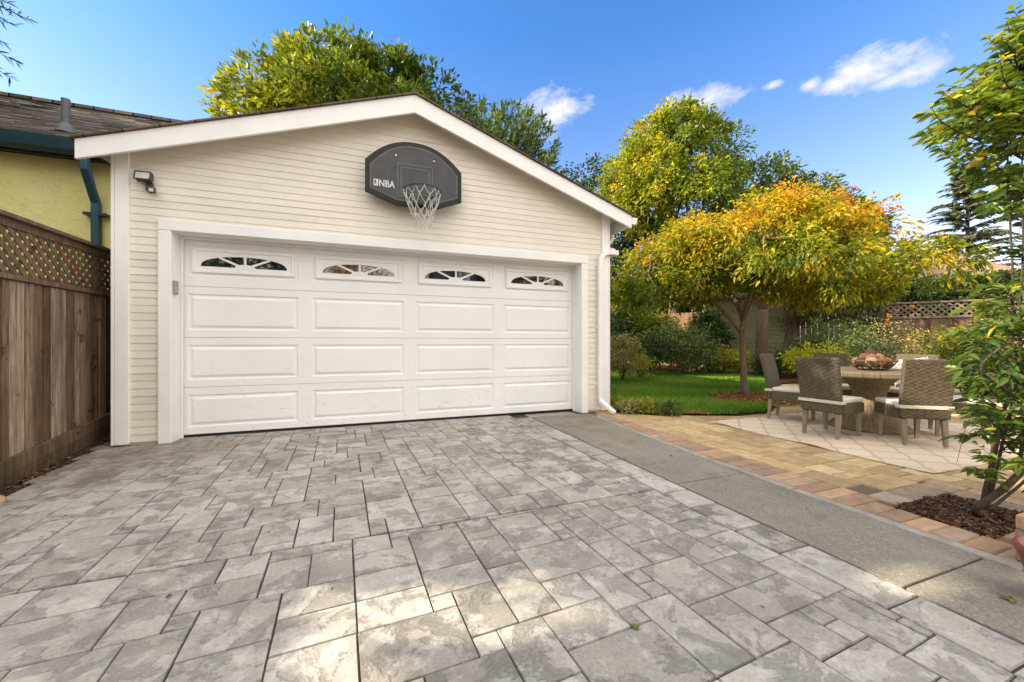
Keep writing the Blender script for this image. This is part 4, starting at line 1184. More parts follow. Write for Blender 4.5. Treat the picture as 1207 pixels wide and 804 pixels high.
mb = MB(); mb.lathe([(.58,TZ-.075),(.66,TZ-.07),(.675,TZ-.055),(.675,TZ-.014),(.665,TZ)], (TC.x,TC.y,.008), 64); mb.build('table_top', t.m, TB)
mb = MB()
ped = [(.40,.0),(.40,.03),(.36,.055),(.26,.13),(.185,.24),(.155,.35),(.16,.46),(.20,.56),(.28,.64),(.30,.655)]
mb.lathe(ped, (TC.x,TC.y,.010), 144, lambda a, z: 1+ (.045 if .04 < z < .65 else 0)*abs(math.cos(a*18))); 
mb.build('pedestal', paint('woven rattan', (.23,.175,.105), .7, .4, 25, .5, 90), TB, smooth=True)
mb = MB(); mb.lathe([(.30,.648),(.33,.656),(.33,.668),(.30,.6685)], (TC.x,TC.y,.010), 40); mb.build('apron', M_LEG, TB)
# wire bowl with dried pods
BC = Vector((5.93, 3.02, TZ+.010))
BW = thing('wire_bowl', BC, 'brown woven wire bowl of dried pods in the middle of the round table', 'bowl')
M_WIRE = paint('dark bronze wire', (.07,.045,.03), .5, .3, 20)
mb = MB(); r = random.Random(3)
for k in range(46):
    a0 = r.uniform(0, 2*math.pi); sp_ = r.uniform(-.9,.9); pts = []
    for q in range(7):
        u = q/6; rr_ = .10+.135*u**.7; pts.append(BC+Vector((rr_*math.cos(a0+sp_*u), rr_*math.sin(a0+sp_*u), .004+.115*u**1.6)))
    mb.tube(pts, .0038, 5)
mb.build('basket', M_WIRE, BW)
mb = MB(); mb.tube([BC+Vector((.235*math.cos(2*math.pi*i/36), .235*math.sin(2*math.pi*i/36), .118+.006*math.sin(i*2))) for i in range(37)], .007, 6, False); mb.lathe([(.02,.0),(.11,.001),(.12,.006),(.02,.006)], BC, 24)
mb.build('bowl_rim', M_WIRE, BW)
def pod(c, rad, cols, lab, seed):
    bm = bmesh.new(); bmesh.ops.create_icosphere(bm, subdivisions=3, radius=rad); r = random.Random(seed)
    ph = [Vector((r.uniform(-1,1),r.uniform(-1,1),r.uniform(-1,1)))*38 for _ in range(4)]
    for v_ in bm.verts:
        k = sum(abs(math.sin(p.dot(v_.co))) for p in ph)/4
        v_.co *= .84+.24*k; v_.co.z *= .92
    me = bpy.data.meshes.new('dried_pod'); bm.to_mesh(me); bm.free()
    me.materials.append(cols); o = bpy.data.objects.new('dried_pod', me); COL.objects.link(o); o.location = c
    me.polygons.foreach_set('use_smooth', [True]*len(me.polygons))
    tag(o, lab, 'dried pod', 'dried pods heaped in the wire bowl')
podm = []
for i, c in enumerate([(.19,.085,.04),(.24,.135,.08),(.06,.03,.02),(.29,.18,.105),(.14,.062,.03)]):
    podm.append(paint('dried pod husk', c, .8, .55, 14, .6, 40))
k = 0
for ringr, n_, zz in ((.14,8,.10),(.06,4,.15),(.0,1,.205)):
    for i in range(n_):
        a = 2*math.pi*i/n_+ringr*9
        pod(BC+Vector((ringr*math.cos(a), ringr*math.sin(a), zz)), random.uniform(.058,.072), podm[k % 5], 'rough dried brown pod heaped in the wire bowl on the table', k); k += 1
# patterned pillow propped on the far chair
t = NT('patterned pillow'); v = t.coord()
vo = t.n('ShaderNodeTexVoronoi'); vo.feature = 'DISTANCE_TO_EDGE'; vo.inputs['Scale'].default_value = 26; t.l(v, vo.inputs['Vector'])
t.set(t.ramp(vo.outputs['Distance'], [(.04,(.14,.13,.13)),(.12,(.48,.45,.43))]), .9, .1)
bm = bmesh.new(); bmesh.ops.create_grid(bm, x_segments=16, y_segments=16, size=.21)
geom = bm.verts[:]; top = {}
me = bpy.data.meshes.new('throw_pillow'); V_, F_ = [], []
N_ = 16
for sgn in (1, -1):
    for i in range(N_+1):
        for j in range(N_+1):
            a, b = -1+2*i/N_, -1+2*j/N_; pin = 1-.10*(1-abs(a))*0 - .06*(a*a*(1-b*b)+b*b*(1-a*a))
            th = .075*((1-a**4)*(1-b**4))**.5
            V_.append((sgn*th, a*.215*pin, b*.215*pin))
for s_ in range(2):
    o_ = s_*(N_+1)**2
    for i in range(N_):
        for j in range(N_):
            q = (o_+i*(N_+1)+j, o_+(i+1)*(N_+1)+j, o_+(i+1)*(N_+1)+j+1, o_+i*(N_+1)+j+1); F_.append(q if s_ == 0 else q[::-1])
me.from_pydata(V_, [], F_); bm.free(); me.materials.append(t.m); me.polygons.foreach_set('use_smooth', [True]*len(F_))
pil = bpy.data.objects.new('throw_pillow', me); COL.objects.link(pil)
pil.location = (7.0, 3.12, .66); pil.rotation_euler = (R(8), R(14), R(186))
tag(pil, 'pale speckled throw pillow standing on a far chair behind the wire bowl', 'pillow')
# ------------------------------------------------------------------ bits at the right edge
M_BRICK = tinted('red brick', .85, namp=.45, base=20, bump=.6, bdist=.006, stains=(6, .55, (.55,.47,.38), .5))
PB = thing('brick_pier', (3.1, .90, 0), 'low pier of worn orange bricks at the right edge beside the concrete strip', 'brick pier')
for q, (zz, c) in enumerate(((.004,(.40,.20,.13)),(.084,(.50,.24,.13)),(.164,(.55,.33,.20)))):
    mb = MB(); k = .008*((q % 2)*2-1)
    mb.col = (*c, 1); mb.box(3.045+k,.74,zz,3.145,.96+k*.5,zz+.07); mb.col = (c[0]*.85,c[1]*.85,c[2]*.9,1); mb.box(3.153,.74,zz,3.25,.96,zz+.07)
    mb.build('brick_course', M_BRICK, PB, bevel=.008)
mb = MB(); mb.box(3.052,.748,.0,3.24,.952,.232); mb.build('mortar', M_CURB, PB)
PT = thing('flower_pot', (2.70, .70, 0), 'dark red flower pot cut off by the right edge of the picture', 'flower pot')
mb = MB(); mb.lathe([(.10,.002),(.115,.02),(.15,.17),(.16,.18),(.165,.21),(.15,.215),(.14,.17),(.09,.165)], (2.76,.705,0), 32); mb.build('pot', paint('red terracotta', (.16,.045,.03), .35, .3, 9, spec=.5), PT, smooth=True)
mb = MB(); mb.lathe([(.002,.15),(.135,.155),(.13,.17),(.002,.175)], (2.76,.705,0), 24); mb.build('potting_soil', M_SOIL, PT)
bm = bmesh.new(); bmesh.ops.create_icosphere(bm, subdivisions=3, radius=.06)
for v_ in bm.verts: v_.co = Vector((v_.co.x*1.1, v_.co.y*.9, v_.co.z*.7))*(1+.12*math.sin(v_.co.x*60)*math.sin(v_.co.y*50+1))
me = bpy.data.meshes.new('rock'); bm.to_mesh(me); bm.free(); me.materials.append(paint('tan rock', (.38,.28,.19), .85, .3, 20, .5, 40))
rk = bpy.data.objects.new('rock', me); COL.objects.link(rk); rk.location = (-2.37, 3.70, .01); tag(rk, 'small tan rock on the driveway edge by the foot of the fence', 'rock')
# ------------------------------------------------------------------ vegetation
M_BARKT = tinted('tree bark', .9, nscale=(6,6,1), namp=.5, base=4, bump=.8, bdist=.02)
def trunk_mb(col=(.12,.085,.06)):
    mb = MB(); mb.col = (*col, 1); return mb
BROAD = leafmat('broad green leaves', [(0,(.04,.075,.012)),(.4,(.10,.15,.018)),(.75,(.30,.31,.028)),(.94,(.52,.44,.05)),(1,(.5,.2,.03))], .36, .35, .5)
AUTUMN = leafmat('autumn leaves', [(0,(.09,.13,.014)),(.25,(.26,.28,.018)),(.5,(.50,.36,.02)),(.72,(.58,.25,.02)),(.88,(.34,.10,.022)),(.95,(.20,.09,.035)),(1,(.68,.44,.12))], .45, .45, .3)
LIME = leafmat('yellow green leaves', [(0,(.07,.11,.014)),(.4,(.19,.24,.02)),(.72,(.40,.40,.03)),(.92,(.50,.38,.04)),(1,(.42,.10,.03))], .42, .42, .4)
DARKG = leafmat('dark evergreen leaves', [(0,(.02,.045,.012)),(.6,(.05,.09,.02)),(.9,(.10,.15,.03)),(1,(.18,.20,.05))], .2, .4, .4)
GREYG = leafmat('grey green leaves', [(0,(.05,.08,.025)),(.6,(.14,.19,.05)),(1,(.28,.31,.12))], .28, .45, .4)
PALE = leafmat('variegated pale leaves', [(0,(.14,.16,.05)),(.5,(.34,.32,.13)),(1,(.55,.48,.24))], .3, .5, .3)
GOLD = leafmat('bright golden leaves', [(0,(.20,.26,.015)),(.5,(.42,.44,.02)),(1,(.62,.56,.05))], .4, .45, .3)
CONIF = leafmat('blue green needles', [(0,(.09,.125,.085)),(.6,(.23,.27,.18)),(1,(.42,.43,.30))], .25, .55, .25)
CEDAR = leafmat('cypress sprays', [(0,(.03,.065,.014)),(.6,(.08,.14,.025)),(1,(.20,.26,.05))], .2, .5, .3)

def crown(parent, ells, nclump, per, rc, L, W, mat, name='crown', **k):
    V, F, T, C = clumped_leaves(ells, nclump, per, rc, L, W, **k)
    np_mesh(name, V, F, mat, parent, T); return C

def tree(name, base, label, cat, ells, mat, nclump, per, rc, L, W, th=None, tr=.12, group=None, bark=(.12,.085,.06), limbs=14, **k):
    """trunk with limbs reaching into the clumps of the crown"""
    T_ = thing(name, base, label, cat, group)
    C = crown(T_, ells, nclump, per, rc, L, W, mat, **k)
    mb = trunk_mb(bark); b = Vector(base)
    E0 = np.array(ells)
    top = Vector(E0[:,:3].mean(0)); fork = b + (top-b)*(th or .35); fork.x = b.x + (top.x-b.x)*.25; fork.y = b.y + (top.y-b.y)*.25
    pts = bend(b, fork, 0, .03); mb.tube(pts, [tr*(1.25-.5*i/6) for i in range(7)], 12)
    idx = rng.choice(len(C), min(limbs, len(C)), replace=False)
    for i in idx:
        q = bend(fork, C[i], .06, .08); r0 = tr*rng.uniform(.3,.55); mb.tube(q, [r0*(1-.85*s/6) for s in range(7)], 7)
    mb.build('trunk', M_BARKT, T_, smooth=True); return T_, C

def shrub(name, base, label, ells, mat, nclump, per, rc, L, W, cat='shrub', group=None, stems=6, **k):
    T_ = thing(name, base, label, cat, group)
    C = crown(T_, ells, nclump, per, rc, L, W, mat, 'foliage', **k)
    mb = trunk_mb((.10,.07,.045)); b = Vector(base)
    for i in rng.choice(len(C), min(stems, len(C)), replace=False):
        mb.tube(bend(b+Vector((rng.uniform(-.08,.08), rng.uniform(-.08,.08), 0)), C[i], .05, .1), [.018*(1-.8*s/6) for s in range(7)], 6)
    mb.build('stems', M_BARKT, T_); return T_

# --- the small autumn tree on the lawn
base = Vector((7.03, 5.67, .02))
AT = thing('autumn_tree', base, 'small spreading tree of orange and yellow leaves growing from the lawn', 'tree')
ac = Vector(at(888, 8.1, 0))
ells = []
r_ = np.random.default_rng(5)
for i in range(70):                               # umbrella: lobes under a dome
    a = r_.uniform(0, 2*np.pi); q = math.sqrt(r_.random())
    rr = 2.38*q*(1+.10*math.sin(a*3+1)+.07*math.sin(a*7)); zt = 3.98 - 1.38*q**2.6 + r_.uniform(-.12,.12)
    ells.append((ac.x+rr*math.cos(a), ac.y+rr*math.sin(a), zt-.42, .55, .55, .34))
for i in range(26):
    a = r_.uniform(0, 2*np.pi); rr = 2.1*math.sqrt(r_.random())
    ells.append((ac.x+rr*math.cos(a), ac.y+rr*math.sin(a), 3.0+r_.uniform(-.2,.3), .5, .5, .36))
for i in range(42):
    a = r_.uniform(0, 2*np.pi); q = math.sqrt(r_.uniform(.25,1)); rr = 2.1*q
    ells.append((ac.x+rr*math.cos(a), ac.y+rr*math.sin(a), 2.45+r_.uniform(-.25,.30), .5, .5, .38))
def at_tint(P, t0, n):
    """this tree turned from the top down: orange above, yellow green in the skirt"""
    h = np.clip((P[:,2]-2.0)/1.9, 0, 1)
    lat = np.clip(((P[:,0]-ac.x)*_c - (P[:,1]-ac.y)*_s)/2.6, -1, 1)
    return np.clip(.05 + .55*h + .10*lat + (t0-.5)*1.0, 0, .99)
C = crown(AT, ells, 1250, 56, .25, .088, .040, AUTUMN, tintf=at_tint, droop=.4, shell=.75, updir=.0)
mb = trunk_mb((.19,.135,.095))
f1 = base + Vector((-.04,.02,1.25))
mb.tube([base+Vector((.03,0,-.05)), base+Vector((.0,0,.12)), base+Vector((-.02,0,.5)), base+Vector((-.05,.0,.95)), f1], [.10,.070,.060,.056,.058], 12)
rt = Vector((_c,-_s,0)); fw = Vector((_s,_c,0))
def limb(p, segs, r0):
    pts = [p]
    for (a, b_, c_) in segs: pts.append(pts[-1] + rt*a + fw*b_ + Vector((0,0,c_)))
    n = len(pts); mb.tube(pts, [r0*(1-.75*i/(n-1)) for i in range(n)], 9); return pts
L1 = limb(f1, [(-.18,0,.22),(-.35,.05,.42),(-.55,.1,.42),(-.6,.2,.35)], .045)
L2 = limb(f1, [(.03,0,.3),(.18,.05,.30),(.40,.0,.28),(.8,-.1,.25),(.6,0,.15)], .048)
L3 = limb(f1+Vector((0,0,.25)), [(.02,-.2,.4),(-.1,-.5,.5),(-.2,-.5,.4)], .05)
L4 = limb(f1+Vector((.02,0,.28)), [(.1,.4,.4),(.0,.7,.5),(.1,.6,.3)], .05)
forks = L1[2:]+L2[2:]+L3[1:]+L4[1:]
for i in rng.choice(len(C), 90, replace=False):
    c = Vector(C[i]); f_ = min(forks, key=lambda p: (p-c).length); q = bend(f_, c, .05, .08, 5); mb.tube(q, [.022*(1-.8*s/5) for s in range(6)], 5)
mb.build('trunk', M_BARKT, AT, smooth=True)

# --- trees rising behind the garage roof
def px_ell(px, py, d, hw, hh, dep=None):
    """crown lobe that stands at depth d: sizes in metres from its size in the view"""
    p = at(px, d, py=py); k = d/461
    return (p[0], p[1], p[2], hw*k, (dep or hw)*k, hh*k)
b = at(395, 12.2, 0)
ells = [px_ell(395,118,12.2,72,62),px_ell(330,125,12.0,60,48),px_ell(290,130,12.0,34,24),px_ell(402,72,12.3,28,30),px_ell(455,105,12.4,50,40),px_ell(500,118,12.4,40,30),px_ell(430,160,12.2,110,40),px_ell(345,100,12.2,30,24),px_ell(468,98,12.3,32,22),px_ell(262,140,12.0,22,14),px_ell(535,138,12.4,26,24)]
sunny = lambda P, t0, n: np.clip(t0*.80 + .22*np.clip(-(P[:,0]+1.0)/3, -1, 1), 0, 1)  # sunlit left side of the crown put into the leaf colour
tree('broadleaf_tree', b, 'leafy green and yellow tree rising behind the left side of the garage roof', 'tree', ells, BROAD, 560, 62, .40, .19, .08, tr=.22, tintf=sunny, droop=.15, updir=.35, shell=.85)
# feathery cypress beside it
b = Vector(at(600, 11.6, 0)); CT = thing('cypress_tree', b, 'feathery dark green cypress with upswept sprays behind the garage ridge', 'tree')
mb = trunk_mb((.13,.09,.06)); hub = Vector(at(560, 11.6, py=235)); mb.tube(bend(b, hub, 0, .02), [.2-.02*i for i in range(7)], 10)
Ps, As, Ls = [], [], []
for i in range(190):
    tx, ty = rng.uniform(520, 662), 0
    ymin = np.interp(tx, [520,545,580,615,640,660,664], [150,128,118,122,140,172,195])
    ty = ymin + abs(rng.normal())*38
    tip = Vector(at(tx, 11.6+rng.normal()*.7, py=ty)); q = bend(hub, tip, -.10, .05, 8); mb.tube(q, [.03*(1-.85*s/8) for s in range(9)], 5)
    for s in range(3, 9):
        for _ in range(11):
            p = q[min(s, 8)] + (q[min(s+1, 8)]-q[min(s, 8)])*rng.random(); dr = (q[8]-q[5]).normalized()
            Ps.append(tuple(p + Vector(rng.normal(size=3)*.04))); As.append(tuple((dr*.9 + Vector(rng.normal(size=3)*.5) + Vector((0,0,.3))).normalized())); Ls.append(rng.uniform(.12,.26))
n = len(Ps); Ls = np.array(Ls)
V, F, T = leaf_arrays(np.array(Ps), np.array(As), Ls, Ls*.21, np.stack([rng.random(n), rng.random(n), rng.random(n), np.ones(n)], 1), .1)
np_mesh('crown', V, F, CEDAR, CT, T); mb.build('trunk', M_BARKT, CT, smooth=True)
# --- tall trees beyond the back fence
b = at(795, 19, 0)
ells = [px_ell(795,185,19,62,52),px_ell(760,215,19,52,42),px_ell(800,156,19.2,40,26),px_ell(840,180,19.3,34,36),px_ell(735,235,18.8,30,34),px_ell(800,240,19,80,40),px_ell(855,222,19.3,32,28),px_ell(770,165,19,32,26)]
mtint = lambda P, t0, n: np.clip(t0*1.05-.20*(1+np.clip(((P[:,0]-b[0])*_c-(P[:,1]-b[1])*_s)/2, -1, 1)), 0, 1)
tree('maple_tree', b, 'tall yellow green tree with red tinged tips standing behind the back fence', 'tree', ells, LIME, 520, 62, .5, .19, .095, tr=.28, tintf=mtint, droop=.25, shell=.85)
b = at(715, 22, 0)
ells = [px_ell(712,222,22,34,30),px_ell(740,250,22,44,44),px_ell(690,210,22,22,20),px_ell(715,290,22,40,40),px_ell(725,330,22,40,40)]
tree('evergreen_tree', b, 'dark evergreen tree close to the right end of the garage eave', 'tree', ells, DARKG, 200, 34, .7, .26, .12, tr=.25, shell=.8)
b = at(925, 21, 0)
ells = [px_ell(898,224,21,44,30),px_ell(940,240,21,42,30),px_ell(980,256,21,32,22),px_ell(895,204,21,26,18),px_ell(925,212,21,22,16),px_ell(925,285,21,90,50),px_ell(1000,290,21,40,40)]
tree('evergreen_tree', b, 'dark green tree showing above the top of the orange autumn tree', 'tree', ells, BROAD, 560, 52, .55, .24, .10, tr=.25, shell=.8, tintf=lambda P, t0, n: t0*.72)
# --- open conifer at the right
cb = Vector(at(1140, 26, 0)); CF = thing('conifer_tree', cb, 'tall open conifer with level tiers of blue green branches behind the brown roof', 'tree')
mb = trunk_mb((.07,.055,.045)); zt = at(0, 26, py=196)[2]
mb.tube([cb, cb+Vector((.1,0,zt*.5)), cb+Vector((0,0,zt))], [.22,.13,.03], 10)
Ps, As, Ls = [], [], []
zz = 3.6
while zz < zt-.1:
    reach = max(.5, (zt-zz)*.58+.5)*rng.uniform(.75,1.1); reach = min(reach, 5.2)
    for k in range(7):
        a = rng.uniform(0, 2*math.pi); d = Vector((math.cos(a), math.sin(a), 0)); L_ = reach*rng.uniform(.6,1.05)
        p0 = cb+Vector((0,0,zz)); q = [p0 + d*(L_*s/7) + Vector((0,0, .16*L_*math.sin(s/7*2.2) - .10*L_*(s/7)**2)) for s in range(8)]
        mb.tube(q, [.045*(1-.85*s/7) for s in range(8)], 5)
        sd = Vector((-d.y, d.x, 0))
        for s in range(2, 8):
            for _ in range(24):
                u = rng.random(); p = q[s-1]+(q[s]-q[s-1])*u; w_ = rng.choice([-1,1]); ll = rng.uniform(.25,.55)*(1.15-.09*s)
                ax = (d*.55 + sd*w_*rng.uniform(.2,.9) + Vector((0,0,rng.uniform(-.25,.2)))).normalized()
                Ps.append(tuple(p)); As.append(tuple(ax)); Ls.append(ll)
    zz += rng.uniform(.34,.52)
n = len(Ps); Ls = np.array(Ls)
V, F, T = leaf_arrays(np.array(Ps), np.array(As), Ls, Ls*.20, np.stack([rng.random(n), rng.random(n), rng.random(n), np.ones(n)], 1), .22, up=np.tile([0,0,1.], (n,1))+rng.normal(size=(n,3))*.2)
np_mesh('crown', V, F, CONIF, CF, T); mb.build('trunk', M_BARKT, CF, smooth=True)
# --- house with the brown roof
bc = Vector(at(1150, 21, 0)); HR = thing('neighbour_house', bc, 'house beyond the lattice fence with a plain brown hipped roof', 'house')
def fr(a, b_, z): return bc + rt*a + fw*b_ + Vector((0,0,z))
mb = MB(); mb.hexa([fr(-3.0,0,0),fr(5,0,0),fr(5,7,0),fr(-3.0,7,0),fr(-3.0,0,3.95),fr(5,0,3.95),fr(5,7,3.95),fr(-3.0,7,3.95)]); mb.build('wall', M_SIDE, HR)
mb = MB(); e0 = [fr(-3.5,-.5,3.95),fr(5.5,-.5,3.95),fr(5.5,7.5,3.95),fr(-3.5,7.5,3.95)]; p1, p2 = fr(.2,3.5,6.75), fr(2.6,3.5,6.75)
mb.poly([e0[0],e0[1],p2,p1]); mb.poly([e0[1],e0[2],p2]); mb.poly([e0[2],e0[3],p1,p2]); mb.poly([e0[3],e0[0],p1]); mb.poly(e0[::-1])
t = NT('brown roofing'); v = t.coord()
br = t.n('ShaderNodeTexBrick'); br.inputs['Scale'].default_value = 1; br.inputs['Brick Width'].default_value = .4; br.inputs['Row Height'].default_value = .2; br.inputs['Mortar Size'].default_value = .01
br.inputs['Color1'].default_value = (.26,.165,.11,1); br.inputs['Color2'].default_value = (.34,.23,.16,1); br.inputs['Mortar'].default_value = (.15,.1,.07,1); t.l(v, br.inputs['Vector'])
t.set(t.mix(1.0, br.outputs[0], t.ramp(t.noise(v, 12, 5), [(.3,.75),(.7,1.2)]), 'MULTIPLY'), .9, .1)
mb.build('roof', t.m, HR)
# --- back fences, shed wall
M_FENCE2 = tinted('brown cedar fence', .85, nscale=(7,7,.6), namp=.45, base=5, bump=.5, bdist=.006)
def fence_run(name, A, B, h, label, lat=True, cols=((.16,.10,.06),(.20,.125,.075),(.12,.075,.046)), post=2.4):
    A, B = Vector(A), Vector(B); u = (B-A); L = u.length; u.normalize(); nrm = Vector((u.y,-u.x,0))
    T_ = thing(name, A, label, 'fence'); r = random.Random(int(L*100))
    hb = h-.48 if lat else h
    mb = MB(); s = 0
    while s < L-.01:
        w = min(r.uniform(.12,.16), L-s); c = r.choice(cols); k = r.uniform(.8,1.2); mb.col = (c[0]*k,c[1]*k,c[2]*k,1)
        P = [A+u*(s+.003)-nrm*.01, A+u*(s+w-.003)-nrm*.01, A+u*(s+w-.003)+nrm*.01, A+u*(s+.003)+nrm*.01]
        mb.hexa([p+Vector((0,0,.05)) for p in P]+[p+Vector((0,0,hb-r.uniform(0,.01))) for p in P]); s += w
    mb.build('board_panel', M_FENCE2, T_)
    if lat:
        mb = MB(); mb.base_col = (.21,.16,.115,1); mb.vary = True
        lattice(mb, A-nrm*.01, u, L, hb+.03, h-.05, .16, .045, .01, nrm); mb.build('lattice', M_FENCE2, T_)
        mb = MB(); mb.col = (.22,.165,.12,1)
        for z0, z1 in ((hb-.03,hb+.03),(h-.05,h)):
            P = [A-nrm*.045, A+u*L-nrm*.045, A+u*L+nrm*.045, A+nrm*.045]; mb.hexa([p+Vector((0,0,z0)) for p in P]+[p+Vector((0,0,z1)) for p in P])
        mb.build('rail', M_FENCE2, T_)
    s = .1
    while s < L:
        mb = MB(); c = cols[0]; mb.col = (*c,1)
        P = [A+u*(s-.05)+nrm*.011, A+u*(s+.05)+nrm*.011, A+u*(s+.05)+nrm*.10, A+u*(s-.05)+nrm*.10]
        mb.hexa([p+Vector((0,0,0)) for p in P]+[p+Vector((0,0,h)) for p in P]); mb.build('post', M_FENCE2, T_); s += post
    return T_
P0 = Vector(at(925, 13.75, 0)); P1 = Vector(at(1055, 12.2, 0)); P2 = P1 + (P1-P0).normalized()*9
fence_run('lattice_fence', P0, P2, 2.32, 'brown board fence with an open lattice top behind the dining table')
S0 = Vector(at(936, 13.6, 0)); S1 = Vector(at(835, 14.6, 0))
SH = thing('garden_shed', S0, 'olive grey lap sided shed wall showing between the trunks behind the lawn', 'shed')
u = (S1-S0).normalized(); L = (S1-S0).length; bk = Vector((-u.y, u.x, 0)); bk = bk if bk.dot(fw) > 0 else -bk
M_SHED = paint('olive grey siding', (.19,.18,.095), .7, .15, 2, .1, 40, dirt=.2)
mb = MB(); z = 0
while z < 2.7:
    a_ = S0-bk*.02; b_ = S1-bk*.02
    mb.poly([a_+Vector((0,0,z)), b_+Vector((0,0,z)), S1+Vector((0,0,z+.15)), S0+Vector((0,0,z+.15))]); mb.poly([S0+Vector((0,0,z)), S1+Vector((0,0,z)), b_+Vector((0,0,z)), a_+Vector((0,0,z))]); z += .15
mb.build('siding', M_SHED, SH)
mb = MB(); q = [S0+bk*.01, S1+bk*.01, S1+bk*3, S0+bk*3]; mb.hexa([p for p in q]+[p+Vector((0,0,2.7)) for p in q]); mb.build('wall', M_SHED, SH)
mb = MB(); q = [S0-bk*.3-u*.2, S1-bk*.3+u*.2, S1+bk*3.2+u*.2, S0+bk*3.2-u*.2]
mb.hexa([q[0]+Vector((0,0,2.68)),q[1]+Vector((0,0,2.68)),q[2]+Vector((0,0,3.3)),q[3]+Vector((0,0,3.3)),q[0]+Vector((0,0,2.76)),q[1]+Vector((0,0,2.76)),q[2]+Vector((0,0,3.38)),q[3]+Vector((0,0,3.38))]); mb.build('roof', M_SHINGLE, SH)
mb = MB(); mb.col = (.2,.13,.085,1); q = [S0-bk*.05-u*.06, S0-bk*.05+u*.05, S0-bk*.022+u*.05, S0-bk*.022-u*.06]; mb.hexa([p for p in q]+[p+Vector((0,0,2.66)) for p in q]); mb.build('corner_board', M_FENCE2, SH)
F0 = Vector(at(690, 19.5, 0)); F1 = Vector(at(850, 16.0, 0))
fence_run('cedar_fence', F0, F1, 2.35, 'orange brown cedar fence glimpsed above the shrubs left of the autumn trunk', lat=False, cols=((.22,.13,.065),(.26,.155,.075),(.19,.105,.055)))
E = []
for i in range(16):
    q = Vector(at(660+i*15, 22.5, 0)); E.append((q.x,q.y,2.4,1.0,1.0,2.2+.5*math.sin(i*2.1)))
shrub('hedge', tuple(Vector(at(770,22.5,0))), 'tall dark hedge beyond the cedar fence under the tall yellow green tree', E, DARKG, 480, 36, .7, .34, .20, cat='hedge', stems=14)
# --- second trunk by the shed
tb = Vector(at(897, 12.2, 0))
T2 = thing('garden_tree', tb, 'dark trunked tree standing in front of the shed wall behind the autumn tree', 'tree')
mb = trunk_mb((.13,.085,.055)); mb.tube([tb, tb+Vector((0,0,.3)), tb+Vector((.02,0,1.4)), tb+rt*.05+Vector((0,0,2.1))], [.22,.17,.15,.16], 12)
f2 = tb+rt*.05+Vector((0,0,2.0))
for a, b_, c_ in ((.9,0,.75),(-.7,.2,1.2),(.2,-.4,1.6),(1.6,.3,1.5),(.2,.9,1.3)): mb.tube(bend(f2, f2+rt*a+fw*b_+Vector((0,0,c_)), .1, .06), [.085*(1-.7*s/6) for s in range(7)], 8)
mb.build('trunk', M_BARKT, T2, smooth=True)
ells = [px_ell(900,290,12.6,70,50),px_ell(860,310,12.4,50,40),px_ell(950,320,12.6,60,40),px_ell(990,330,12.4,40,26)]
crown(T2, ells, 170, 30, .42, .16, .07, DARKG, shell=.6)
# --- shrubs behind the lawn (direction, depth, half width, top, leaves)
def sh(px, d, hw, ytop, mat, label, n=60, per=34, rc=.2, L=.075, W=.035, group='shrubs along the back of the lawn', z0=.15, **k):
    p = Vector(at(px, d, 0)); zt = at(px, d, py=ytop)[2]; w = hw/461*d
    zm = (zt+z0)/2; hz = (zt-z0)/2
    E = [(p.x,p.y,zm,w*.8,w*.8,hz*.92)]
    for i in range(6):
        a = rng.uniform(0, 2*math.pi); E.append((p.x+w*.5*math.cos(a), p.y+w*.5*math.sin(a), z0+(zt-z0)*rng.uniform(.3,.72), w*.5, w*.5, hz*.5))
    nm = 'shrub' if 'shrub' in label else 'hedge' if 'hedge' in label else 'climbing_plant'
    return shrub(nm, tuple(p), label, E, mat, n, per, rc*d/10, L*d/10, W*d/10, group=group, **k)
sh(733, 10.6, 24, 392, PALE, 'pale variegated shrub at the lawn edge beside the downspout corner', 70, 36, .2, .07, .032)
sh(722, 13.5, 24, 372, DARKG, 'dark shrub in the far left corner of the lawn behind the pale one', 60, 34, .26)
sh(768, 12.6, 30, 388, DARKG, 'dark green shrub between the pale shrub and the large rounded shrub', 80, 36, .24)
sh(712, 15.2, 36, 350, DARKG, 'tall dark shrub against the cedar fence behind the garage corner', 220, 36, .3, .095, .055, group='tall shrubs along the cedar fence')
sh(762, 15.2, 34, 354, BROAD, 'tall green shrub against the cedar fence left of its bare boards', 220, 36, .3, .095, .055, group='tall shrubs along the cedar fence')
sh(836, 14.0, 20, 360, DARKG, 'tall dark shrub between the bare cedar boards and the shed', 130, 36, .26, .09, .05, group='tall shrubs along the cedar fence')
sh(756, 11.4, 14, 418, LIME, 'small bright green shrub at the foot of the dark shrubs', 36, 30, .14, .06)
sh(806, 13.0, 40, 384, GREYG, 'large rounded grey green shrub at the back of the lawn', 130, 38, .26, .07)
sh(850, 12.8, 20, 408, LIME, 'low light green shrub just left of the autumn tree trunk', 50, 30, .17)
sh(872, 13.0, 14, 412, GOLD, 'golden leaved shrub between the two trunks', 36, 30, .15, .06)
sh(912, 11.8, 22, 414, DARKG, 'low dark shrub at the foot of the dark trunked tree', 60, 30, .17)
sh(940, 12.2, 24, 404, GREYG, 'small leaved shrub in front of the shed corner board', 60, 30, .18, .06)
sh(965, 10.2, 34, 401, GOLD, 'bright yellow green shrub behind the two left chairs', 80, 34, .2, .08)
sh(1022, 10.8, 36, 384, GREYG, 'loose grey green shrub behind the wire bowl', 90, 26, .24, .07)
sh(985, 12.0, 44, 366, GREYG, 'tall grey green shrub against the boards left of the lattice', 110, 28, .24, .065, group='shrubs along the lattice fence')
sh(1052, 11.0, 26, 374, PALE, 'straggly pale shrub in front of the lattice panel', 44, 18, .3, .06, .028, group='shrubs along the lattice fence')
sh(1105, 10.4, 34, 384, BROAD, 'green shrub under the right half of the lattice', 80, 28, .25, .085, group='shrubs along the lattice fence')
